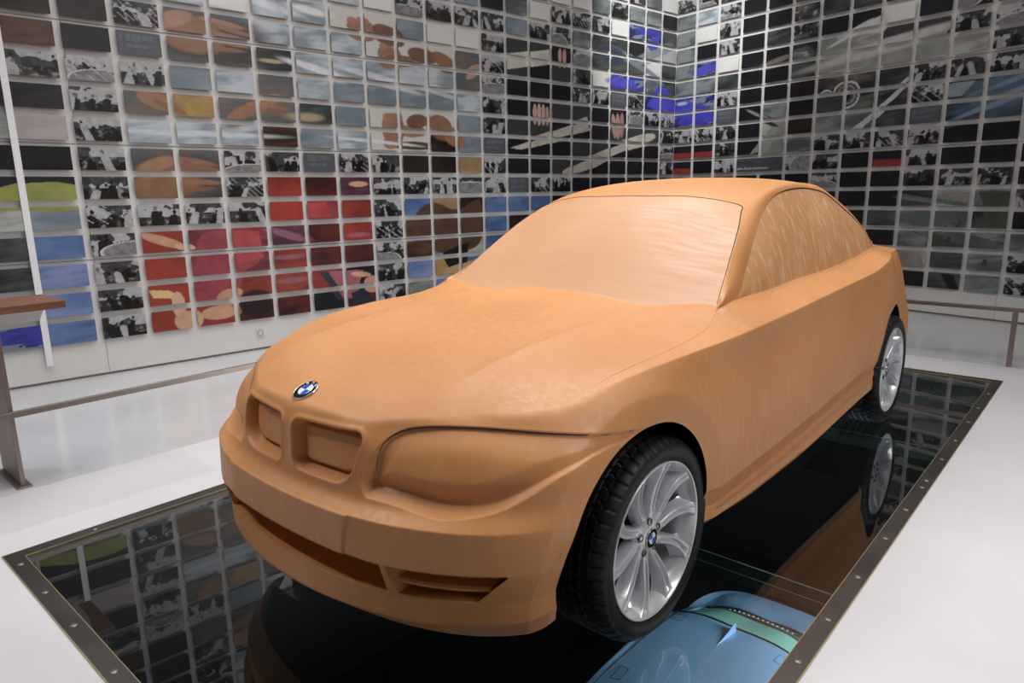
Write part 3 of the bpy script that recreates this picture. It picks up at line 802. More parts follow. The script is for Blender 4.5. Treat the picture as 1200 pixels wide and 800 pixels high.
def make_wheel(root):
    """builds wheel empty with parts; outer tyre face at x=0 plane roughly, hub towards -x"""
    w_ = bpy.data.objects.new('wheel', None); COL.objects.link(w_); w_.parent = root
    R = .322; W = .215
    # tyre profile: outer bead -> sidewall -> shoulder -> tread -> inner
    prof = [(.246, -.012), (.252, .000), (.262, .006), (.275, .009), (.290, .008), (.300, .004), (.308, -.003), (.3145, -.012), (.3185, -.022), (.3205, -.034)]
    n_t = 34
    prof += [(.3215+.0008*math.sin(math.pi*i/n_t), -.036-(W-.066)*i/n_t) for i in range(n_t+1)]
    prof += [(.318, -.188), (.312, -.198), (.30, -.207), (.28, -.212), (.25, -.205)]
    NS = 480
    def tread(i, j, r, x):
        xx = -x
        if r < .3035: return 0
        if r < .316 and xx > .1: return 0
        if xx < .036:                                   # shoulder sipes
            ph = (i/NS*48+xx*2.) % 1.0
            return -.0055 if ph < .17 else 0
        for g in (.060, .092, .124, .156):
            if abs(xx-g) < .0046: return -.0075
        ph = (i/NS*48+(xx*9 if xx < .06 else (-xx*16 if xx < .108 else xx*12))) % 1.0
        return -.006 if ph < .17 else 0
    v, f = revolve(prof, NS, tread)
    ty = mesh_obj('tyre', v, f, RUBBER, w_, True)
    m_ = len(prof)-1
    ty.data.polygons.foreach_set('use_smooth', [(i % m_) < 8 or (i % m_) > 44 for i in range(len(ty.data.polygons))])
    # rim: outer lip, barrel
    prof = [(.2475, -.004), (.2485, .0015), (.2455, .0035), (.2425, .001), (.2385, -.006), (.232, -.014), (.224, -.040), (.219, -.075), (.216, -.13), (.218, -.19), (.24, -.20)]
    v, f = revolve(prof, 96); rim = mesh_obj('rim', v, f, ALLOY, w_, True)
    # spokes: ten grooved blades whose flanks sweep back and outwards like scoops
    for k in range(10):
        A = 2*math.pi*k/10+.06
        V, F = [], []
        n = 26
        for i in range(n+1):
            t = i/n; r = .034+(.2405-.034)*t
            half = .0112+.0042*t+.010*max(0, t-.82)/.18*max(0, t-.82)/.18
            x = -.034+.004*t+.0265*t**1.8
            x = min(x, -.0035)
            tw = math.radians(7)*math.sin(t*math.pi)*(1 if t < 1 else 0)
            d1 = .016+.010*t; d2 = .046-.004*t
            # scoop is widest at both ends and narrow in the middle, leaving a bean-shaped window
            wn = 4*(t-.52)**2; wn = min(1, wn)
            gap_ = math.pi*r/10-half
            fl = gap_*(.10+.84*wn**1.6)
            gr = .013*sstep_(.20, .34, t)*(1-sstep_(.88, .99, t))
            gw = .0034+.0022*t
            sec = [(-half-fl, x-d2), (-half-fl*.45, x-d1*1.35), (-half-.0015, x-.006), (-half+.002, x), (-gw*1.5, x-.0005), (-gw, x-gr), (gw, x-gr), (gw*1.5, x-.0005), (half-.002, x), (half+.0015, x-.006), (half+fl*.45, x-d1*1.35), (half+fl, x-d2)]
            for s, xx in sec:
                a = A+tw+s/r
                V.append((xx, r*math.cos(a), r*math.sin(a)))
        m = 12
        for i in range(n):
            for j in range(m-1): F.append((i*m+j, i*m+j+1, (i+1)*m+j+1, (i+1)*m+j))
        o = mesh_obj('spoke', V, F, ALLOY, w_, True)
        o.data.polygons.foreach_set('use_smooth', [(i % 11) not in (4, 5, 6) for i in range(len(F))])
    # webs between spokes where they meet the rim and the hub
    v, f = revolve([(.030, -.027), (.035, -.0255), (.041, -.030), (.056, -.036), (.066, -.046), (.070, -.066), (.05, -.08)], 64)
    mesh_obj('hub', v, f, ALLOY, w_, True)
    for k in range(5):
        A = 2*math.pi*k/5+.33
        v, f = revolve([(.0120, -.034), (.0105, -.0285), (.0090, -.030), (.0085, -.046), (.0001, -.046)], 20)
        cy, cz = .052*math.cos(A), .052*math.sin(A)
        o = mesh_obj('bolt_recess', [(a[0], a[1]+cy, a[2]+cz) for a in v], f, DARKMET, w_, True)
        v, f = revolve([(.0065, -.045), (.006, -.038), (.0001, -.0375)], 6)
        mesh_obj('bolt', [(a[0], a[1]+cy, a[2]+cz) for a in v], f, CHROME, w_)
    make_roundel(w_, .031, Matrix(((0, 0, 1, -.0235), (1, 0, 0, 0), (0, 1, 0, 0), (0, 0, 0, 1))), False, 'hub_cap')
    v, f = revolve([(.0001, -.10), (.07, -.10), (.08, -.092), (.160, -.092), (.163, -.096), (.163, -.115), (.05, -.118)], 64)
    mesh_obj('brake_disc', v, f, DARKMET, w_, True)
    v, f = revolve([(.0001, -.15), (.218, -.15)], 48); mesh_obj('inner_shield', v, f, UNDER, w_)
    return w_
def sstep_(a, b, x):
    t = min(max((x-a)/(b-a), 0), 1); return t*t*(3-2*t)
def copy_obj(o, parent):
    c = o.copy(); COL.objects.link(c); c.parent = parent
    for ch in [x for x in bpy.data.objects if x.parent == o]: copy_obj(ch, c)
    return c

# ------------------------------------------------------------------ the clay car
car = tag(empty('clay_car', (0, 0, 0)), 'life-size orange-brown clay model of a two-door coupe with silver wheels on the glass floor', 'car')
RES = (360, 330, 34, [8, 14, 28, 26, 14, 28, 26, 18], 96)
MATS = dict(body=CLAY, ws=CLAY_SHEEN, win=CLAY_W, lamp=CLAY, kid=CLAY)
G, N, tv, ok = build_body(car, RES, MATS)
bvh = surf_bvh(G, ok)
under_parts(car, G, tv, UNDER)
def on_z(x, y, lift=0.):
    h = bvh.ray_cast(Vector((x, y, 3)), Vector((0, 0, -1))); return h[0]+h[1]*lift if h[0] else None
def on_y(x, z, lift=0.):
    h = bvh.ray_cast(Vector((x, -3, z)), Vector((0, 1, 0))); return h[0]+h[1]*lift if h[0] else None
def on_near(p, lift=0.):
    h = bvh.find_nearest(Vector(p)); return h[0]+h[1]*lift
def line_obj(name, pts, r, mat, label=None):
    for s in (1, -1):
        q = [Vector((p[0]*s, p[1], p[2])) for p in pts]
        v, f = tube_mesh(q, r, 8); o = mesh_obj(name, v, f, mat, car, True)
        if label: o['label'] = label
def interp_line(tab, y0, y1, n):
    t = np.array(tab); ys = np.linspace(y0, y1, n)
    return [(float(pchip(t[:, 0], t[:, 1], np.array([y]))[0]), float(y), float(pchip(t[:, 0], t[:, 2], np.array([y]))[0])) for y in ys]
# windscreen gap: pillar then across the top (rounded corner)
L = interp_line(RAIL, .625, 1.135, 40)
L = [on_near((x-.004, y, z), .0) for x, y, z in L]
cx_, cy_ = .505, 1.148
top = [(x, 1.10+.058*(x/.505)**2) for x in np.linspace(.505, 0, 30)]
mid = []
p0 = Vector(L[-1]); p1 = Vector((top[0][0], top[0][1], 0))
for t in [.12+.76*i/6 for i in range(7)]:
    c = Vector((.548, 1.165, 0))
    q = (1-t)**2*Vector((p0.x, p0.y, 0))+2*t*(1-t)*c+t*t*p1
    mid.append(on_z(q.x, q.y))
P = L+mid+[on_z(x, y) for x, y in top]
line_obj('windscreen_gap', P, [.0012+.0012*sstep_(0, 40, i) if i < 47 else .0019 for i in range(len(P))], GAP, 'dark joint line')
# window top gap
L = [on_near(p, .0) for p in interp_line(WTOP, 1.30, 2.60, 70)]
rr = [.0008+.0030*sstep_(0, .30, i/69)*(1-sstep_(.90, 1, i/69)) for i in range(70)]
line_obj('side_window_gap', L, rr, GAP, 'dark joint line')
# hood shut line over the headlamp and back to the arch
pl = [(.338, .640), (.347, .68), (.360, .718), (.375, .738), (.395, .752), (.42, .7595), (.45, .764), (.50, .767), (.55, .7675), (.60, .766), (.65, .762), (.70, .7555), (.74, .7495), (.775, .7420), (.805, .7325), (.828, .7230)]
P = [on_y(x, z, .0) for x, z in pl]; P = [p for p in P if p]
nn = len(P); line_obj('headlamp_gap', P, [.0007+.0022*sstep_(0, .3, i/nn)*(1-.75*sstep_(.6, 1, i/nn)) for i in range(nn)], GAP, 'dark joint line')
# faint fender line
fl = [(.700, .612), (.712, .57), (.735, .50), (.750, .40), (.760, .25), (.760, .12), (.752, 0), (.738, -.12), (.715, -.24), (.688, -.34), (.655, -.40)]
fl = smooth_poly(fl, 2)[:-8] if False else fl
ft = np.array(fl); yy = np.linspace(-.33, .61, 60)
xx = cspline(ft[::-1, 1], ft[::-1, :1], yy)[:, 0]
P = [on_z(float(x), float(y), -.0008) for x, y in zip(xx, yy)]
line_obj('fender_line', [p for p in P if p], [.0008+.0011*sstep_(0, .35, i/60) for i in range(len([p for p in P if p]))], CLAY)
# blades in the side intakes
def blade():
    V, F = [], []; n = 30
    ring = np.array(RINGS[2][0])
    for i in range(n+1):
        x = .440+(.668-.440)*i/n
        y = float(np.interp(x, ring[:, 0], ring[:, 1]))
        z = .371-.004*i/n
        for dy, dz in ((.010, .006), (.004, .0), (.010, -.010), (.095, .004), (.095, .020)):
            V.append((x, y+dy, z+dz))
    for i in range(n):
        for j in range(5): F.append((i*5+j, i*5+(j+1) % 5, (i+1)*5+(j+1) % 5, (i+1)*5+j))
    F += [tuple(range(5))[::-1], tuple(n*5+k for k in range(5))]
    for s in (1, -1): mesh_obj('intake_blade', [(a*s, b, c) for a, b, c in V], F, CLAY, car)
blade()
# emblem on the nose
h = bvh.ray_cast(Vector((0.001, -.662, 2)), Vector((0, 0, -1)))
nrm = h[1].copy(); nrm.x = 0; nrm.normalize(); nrm = Vector((0, -.36, .93)).normalized() if abs(nrm.z) < .3 else nrm
xa = Vector((1, 0, 0)); ya = nrm.cross(xa)
P = Vector((0, h[0].y, h[0].z))+nrm*.002
Mx = Matrix(((xa.x, ya.x, nrm.x, P.x), (xa.y, ya.y, nrm.y, P.y), (xa.z, ya.z, nrm.z, P.z), (0, 0, 0, 1)))
em = make_roundel(car, .041, Mx)
em['label'] = 'round blue, white and black emblem'
# wheels
wh = make_wheel(car)
wh.location = (.828, 0, .322); wh.rotation_euler = (0, 0, math.radians(-.6))
for (x, y, s) in ((.846, 2.66, 1), (-.828, 0, -1), (-.846, 2.66, -1)):
    c = copy_obj(wh, car); c.location = (x, y, .322); c.rotation_euler = (0, 0, 0 if s > 0 else math.pi)
# ------------------------------------------------------------------ blue coupe on the floor below
bcar = tag(empty('blue_car', (-.06, .43, -3.26)), 'light blue coupe one floor down, seen through the glass floor beside the front wheel', 'car')
G2, N2, tv2, ok2 = build_body(bcar, (70, 110, 24, [3, 3, 4, 4, 3, 4, 4, 5], 40), dict(body=BLUE, ws=TGLASS, win=TGLASS, lamp=CHROME, rw=TGLASS2, rw2=TGLASS3), clay=False)
bvh2 = surf_bvh(G2, ok2)
under_parts(bcar, G2, tv2, UNDER)
for (x, y, s) in ((.83, 0, 1), (.846, 2.66, 1), (-.83, 0, -1), (-.846, 2.66, -1)):
    c = copy_obj(wh, bcar); c.location = (x, y, .322); c.rotation_euler = (0, 0, 0 if s > 0 else math.pi)
# rubber edges of the rear window and roof drip strips
def bz(x, y, l=0.):
    h = bvh2.ray_cast(Vector((max(abs(x), .002), y, 3)), Vector((0, 0, -1)))
    p, n = (h[0], h[1]) if h[0] else bvh2.find_nearest(Vector((abs(x), y, 1.3)))[:2]
    p = p+n*l
    return Vector((x, p.y, p.z))
SEAL = new_mat('rubber_seal', (.012, .012, .014), .5)
pts = [bz(x, 2.43, .001) for x in np.linspace(-.55, .55, 30)]
v, f = tube_mesh(pts, .010, 8); mesh_obj('window_seal', v, f, SEAL, bcar, True)
pts = [bz(x, 3.07+.03*(1-(x/.56)**2), .001) for x in np.linspace(-.55, .55, 30)]
v, f = tube_mesh(pts, .012, 8); mesh_obj('window_seal', v, f, SEAL, bcar, True)
for s in (1, -1):
    pts = [bz(s*x, y, .001) for x, y, z in [(a-.03, b, c) for a, b, c in interp_line(RAIL, 1.2, 2.45, 30)]]
    v, f = tube_mesh(pts, .005, 8); mesh_obj('roof_strip', v, f, SEAL, bcar, True)
    for y0 in (1.35, 2.20):
        V = [bz(s*x, y, .0015) for x, y in ((.43, y0), (.36, y0+.01), (.36, y0+.13), (.43, y0+.14))]
        v, f = tube_mesh(V, .0016, 6, True); mesh_obj('rack_flap', v, f, SEAL, bcar, True)
# shark fin antenna
V = []
for (y, z, w_) in ((2.04, .0, .003), (2.15, .010, .006), (2.27, .030, .009), (2.36, .062, .007), (2.395, .066, .004), (2.40, .0, .010)):
    b = bz(0, y); 
    V += [(-w_*1.6, y, b.z-.004), (-w_*.3, y, b.z+z), (w_*.3, y, b.z+z), (w_*1.6, y, b.z-.004)]
F = []
for i in range(5):
    for j in range(3): F.append((i*4+j, i*4+j+1, (i+1)*4+j+1, (i+1)*4+j))
F += [(3, 2, 1, 0), (20, 21, 22, 23)]
mesh_obj('antenna_fin', V, F, BLUE, bcar)
# row of heater marks along the rear window glass
for k in range(14):
    x = -.28+.04*k; a = bz(x, 2.95, .002)
    bm = bmesh.new(); box_bm(bm, a.x-.006, a.x+.006, a.y-.006, a.y+.006, a.z-.001, a.z+.001)
    bm_obj('heater_mark', bm, PLASTIC, bcar)
# ------------------------------------------------------------------ photo plates on the walls
rng = np.random.default_rng(7)
def srgb(*c):
    c = np.array(c, float)/255; return np.where(c <= .04045, c/12.92, ((c+.055)/1.055)**2.4)
def vnoise(x, y, seed):
    x = np.asarray(x, float); y = np.asarray(y, float)
    xi = np.floor(x).astype(int); yi = np.floor(y).astype(int); fx = x-xi; fy = y-yi
    def hsh(a, b):
        n = (a*374761393+b*668265263+seed*974634777) & 0x7fffffff; n = ((n ^ (n >> 13))*1274126177) & 0x7fffffff
        return ((n ^ (n >> 16)) & 0xffff)/65535.
    u = fx*fx*(3-2*fx); v = fy*fy*(3-2*fy)
    return (hsh(xi, yi)*(1-u)+hsh(xi+1, yi)*u)*(1-v)+(hsh(xi, yi+1)*(1-u)+hsh(xi+1, yi+1)*u)*v
def fbm(x, y, s, o=4):
    return sum(vnoise(x*2**i, y*2**i, s+i)*.5**i for i in range(o))/sum(.5**i for i in range(o))
# code -> (colour A, colour B, description)
CODES = {
 'd': ((52, 38, 36), (36, 26, 25), 'dark brown photo plate'), 'o': ((96, 66, 46), (58, 36, 26), 'brown leather detail photo plate'),
 'k': ((30, 31, 38), (22, 22, 28), 'nearly black photo plate'), 's': ((190, 200, 210), (132, 148, 160), 'pale steel-blue photo plate'),
 'S': ((134, 150, 162), (112, 128, 140), 'slate blue-grey photo plate'), 'h': ((150, 112, 82), (92, 98, 102), 'photo plate of a blurred brown hand on metal'),
 'f': ((150, 92, 52), (205, 205, 196), 'photo plate of a brown fist on pale metal'), 'y': ((150, 150, 66), (40, 38, 44), 'yellow-green and black photo plate'),
 'p': ((190, 175, 175), (172, 158, 160), 'pinkish white photo plate'), 'r': ((166, 50, 32), (128, 36, 26), 'bright red paint detail photo plate'),
 'm': ((158, 54, 62), (110, 40, 50), 'magenta-red paint sample photo plate'), 'u': ((112, 62, 84), (78, 42, 56), 'purple-red paint detail photo plate'),
 'R': ((104, 34, 28), (56, 24, 26), 'dark red paint detail photo plate'), 'b': ((92, 124, 178), (58, 92, 150), 'mid blue photo plate'),
 'a': ((124, 144, 196), (84, 116, 178), 'light blue streaked photo plate'), 'c': ((44, 46, 172), (22, 24, 60), 'cobalt blue light detail photo plate'),
 'g': ((136, 144, 144), (84, 92, 94), 'grey-green photo plate'), 'G': ((78, 86, 84), (44, 48, 50), 'dark grey-green photo plate'),
 'e': ((196, 192, 174), (60, 62, 66), 'photo plate of a beige diagonal band on black'), 'l': ((182, 184, 178), (136, 140, 134), 'light grey photo plate'),
 't': ((182, 140, 62), (150, 120, 92), 'golden tan photo plate'), 'i': ((206, 160, 140), (36, 32, 36), 'photo plate of pale fingers on black'),
 'x': ((112, 112, 106), (40, 40, 42), 'chrome ring detail photo plate'), 'j': ((200, 150, 110), (150, 44, 30), 'photo plate of a pale hand on red paint'),
 'q': ((70, 98, 120), (48, 62, 74), 'blue-grey car bonnet photo plate'), 'W': ((120, 96, 56), (90, 90, 88), 'photo plate of gold wood grain'),
 'E': ((150, 40, 34), (30, 30, 36), 'red and black photo plate'), 'B': ((200, 200, 202), (26, 26, 28), 'black-and-white documentary photo plate'),
 'w': ((226, 226, 222), (216, 216, 212), 'blank white plate'),
 'T': ((84, 88, 94), (84, 88, 94), 'grey caption plate with lines of small text'), 'Z': ((78, 82, 88), (78, 82, 88), 'wide grey caption plate')}
LROWS = { # columns -1 .. 21
 15: 'dddssssssBssgggggBnBBgn', 14: 'dddssssssBBssggggBBngBn', 13: 'dddsssssssBssgggnnnnBgn', 12: 'dddsssssssBGGSgBnngBggk',
 11: 'dddBssssBBGGSkgnBBBncc' + 'G', 10: 'dddBsssssnBBBBSBBgGGkll', 9: 'dddBsnssffSnnBeeiBGGGnG', 8: 'dddBhhsssfffhBekeBnccgG',
 7: 'dokThGGssssshBkkkBBTBcc', 6: 'yBBBSshsSSSSsBkieekiBBB', 5: 'oyBhthhGSfffSBeekkieeeB', 4: 'lpBsssoSsffdSTkkkeekkkB',
 3: 'kkBhhBBTBBddtBkkeekkkkB', 2: 'yyBhGBrRuBBBBBTBBkkkkkk', 1: 'lSBBBBrmrBbtdbbbkkkkkkk', 0: 'GbBjmmuRrBoodbddkkkkkkk',
 -1: 'GaBrmmrRRBoSlbddkkkkkkk', -2: 'aaBrmrrjkBatbddkkkkkkkk', -3: 'cbBjjRRkRBgbddkkkkkkkkk'}
RROWS = { # columns 0 .. 14
 15: 'BBBknkgkBkBlkgB', 14: 'BBBknkgkkkBlBgB', 13: 'BBBknGGkkkBBBBg', 12: 'gsBkkGGkGkBBWkB', 11: 'gnBkkxGGkkBBkBg', 10: 'gkBkGxkknkBBWkB', 9: 'gcnkkxlleeBBWgB',
 8: 'ggGkkGlllllBlgB', 7: 'cnBkkdxxGBBBBBg', 6: 'ccTkgkGxGBqqqBq', 5: 'BBBkldggGTqqqkB', 4: 'EEBklgBBBBkkkqB', 3: 'EkBZZBBkEBkkkBk',
 2: 'kkkkkkBkkBBBkBB', 1: 'kkkkkkkkkGlgBkB', 0: 'kkkkkkkkGggGkkB', -1: 'kkkkkkkkkggNgBB'.replace('N', 'g'), -2: 'kkkkkkkkklGgBBg', -3: 'kkkkkkkkkkGgBBg'}
RROWS[7] = 'ccBkkdxxGBBBBBg'
# big mural shapes: (wall, poly in column/row units, colour)
MUR = [
 ('L', [(-1, 2.2), (.3, 2.9), (1.55, 2.45), (1.0, 1.7), (-1, 2.0)], (152, 154, 66)),
 ('L', [(-1, 5.2), (.6, 6.0), (1, 5.9), (-1, 4.9)], (30, 28, 28)),
 ('L', [(2.2, 5.95), (3.0, 6.0), (3.7, 5.4), (3.2, 5.05), (2.5, 5.35)], (160, 118, 84)),
 ('L', [(3.05, 5.95), (3.75, 5.8), (3.5, 5.1), (3.1, 5.2)], (176, 142, 60)),
 ('L', [(2.0, -1.2), (2.5, -1.3), (2.9, -1.8), (2.1, -1.6)], (226, 190, 110)),
 ('L', [(3.1, .8), (4.2, 1.0), (4.7, .9), (4.8, -.6), (4.2, -.9), (4.0, -1.8), (3.2, -1.7)], (160, 56, 68)),
 ('L', [(4.0, .9), (4.75, .8), (4.85, -.3), (4.1, -.6)], (186, 60, 68)),
 ('L', [(6.2, -1.1), (6.5, -1.1), (7.2, -2.6), (6.8, -2.5)], (48, 56, 76)),
 ('L', [(6.5, -1.1), (7.6, -1.2), (7.3, -2.5), (7.0, -2.5)], (168, 90, 100)),
 ('L', [(7.1, -2.2), (7.6, -2.0), (8.0, -3), (7.2, -3)], (44, 46, 66)),
 ('L', [(5.0, 1.9), (6.0, 2.6), (6.0, 1.0), (5.0, 1.0)], (172, 44, 28)),
 ('L', [(6.0, 1.9), (6.6, 1.95), (6.75, 1.1), (6.0, 1.1)], (190, 56, 66)),
 ('L', [(9.3, 1.0), (10.0, 1.9), (10.9, 1.1), (11.5, 1.8), (12.0, 1.9), (12, -.5), (11, -1.0), (10, -.9), (9.2, .2)], (92, 62, 44)),
 ('L', [(10.3, -.9), (11.3, -.3), (11.2, -1.6), (10.6, -1.8)], (30, 26, 28)),
 ('L', [(10.2, -1.7), (11.6, -1.2), (11.8, -2.2), (10.4, -2.4)], (196, 158, 108)),
 ('L', [(13.0, 9.0), (15.0, 9.7), (15.0, 9.0), (13.0, 8.3)], (206, 204, 186)),
 ('L', [(13.1, 4.4), (16.8, 6.3), (17.0, 5.6), (13.6, 4.3)], (198, 194, 176)),
 ('L', [(15.0, 3.0), (18.6, 5.0), (20.6, 5.9), (20.9, 5.2), (18.5, 4.4), (16.5, 3.0)], (196, 188, 172)),
 ('L', [(18.0, 8.2), (18.2, 8.9), (19.3, 8.8), (19.6, 8.0)], (52, 54, 196)),
 ('L', [(20.0, 7.2), (21.0, 8.8), (22.0, 7.6), (22.0, 7.0)], (50, 52, 200)),
 ('L', [(20.0, 10.9), (21.0, 11.8), (20.6, 10.2)], (48, 50, 180)),
 ('R', [(0, 6.1), (.5, 6.9), (1, 7.6), (2, 6.9), (2, 6.2)], (50, 52, 190)),
 ('R', [(1.0, 9.1), (2.0, 9.8), (2.0, 9.4), (1.1, 8.9)], (64, 66, 200)),
 ('R', [(4.2, 4.0), (5.0, 6.2), (5.0, 4.0)], (138, 142, 136)),
 ('R', [(3.6, 4.0), (4.6, 6.0), (4.9, 5.9), (4.2, 4.2)], (150, 154, 148)),
 ('R', [(6.2, 10.0), (6.9, 9.9), (8.6, 10.9), (8.0, 9.8)], (210, 210, 210)),
 ('R', [(6.0, 9.1), (9.9, 9.6), (10.0, 8.1), (6.0, 8.1)], (150, 152, 148)),
 ('R', [(6.3, 4.4), (7.4, 5.0), (9.3, 7.9), (9.2, 7.4), (7.5, 4.7), (6.9, 4.1)], (196, 198, 200)),
 ('R', [(9.0, 1.8), (11.0, 1.2), (11, 1.0), (9.0, 1.4)], (104, 112, 112)),
 ('R', [(10.0, 1.9), (11.0, 1.9), (11.0, 1.2)], (152, 142, 136)),
 ('R', [(11.1, 1.9), (12.0, 1.9), (12.0, .0), (11.5, .0)], (74, 82, 74)),
 ('R', [(10.0, -.1), (12.0, -.5), (12.0, -.9), (10.0, -.95)], (70, 78, 70)),
 ('R', [(10.3, 0), (10.9, -.05), (12.0, -.6), (12.0, -1.0), (10.4, -.6)], (88, 98, 98)),
 ('R', [(9.0, -1.2), (9.8, -1.1), (10.0, -2.0), (9.0, -2.0)], (150, 140, 136)),
 ('R', [(10.4, -2.1), (10.8, -2.1), (11.0, -3), (10.7, -3)], (26, 24, 26)),
 ('R', [(10.0, 6.7), (11.0, 6.9), (12.9, 7.5), (13, 6.6), (11.3, 5.2)], (82, 108, 132)),
 ('R', [(10.0, 6.9), (10.8, 6.95), (10.4, 6.1), (10.0, 6.1)], (146, 156, 168)),
]
for wl, cx0, cy0, rx, ry in (('R', 7.0, 6.9, .42, .95), ('R', 7.0, 6.95, .30, .66)):
    pass
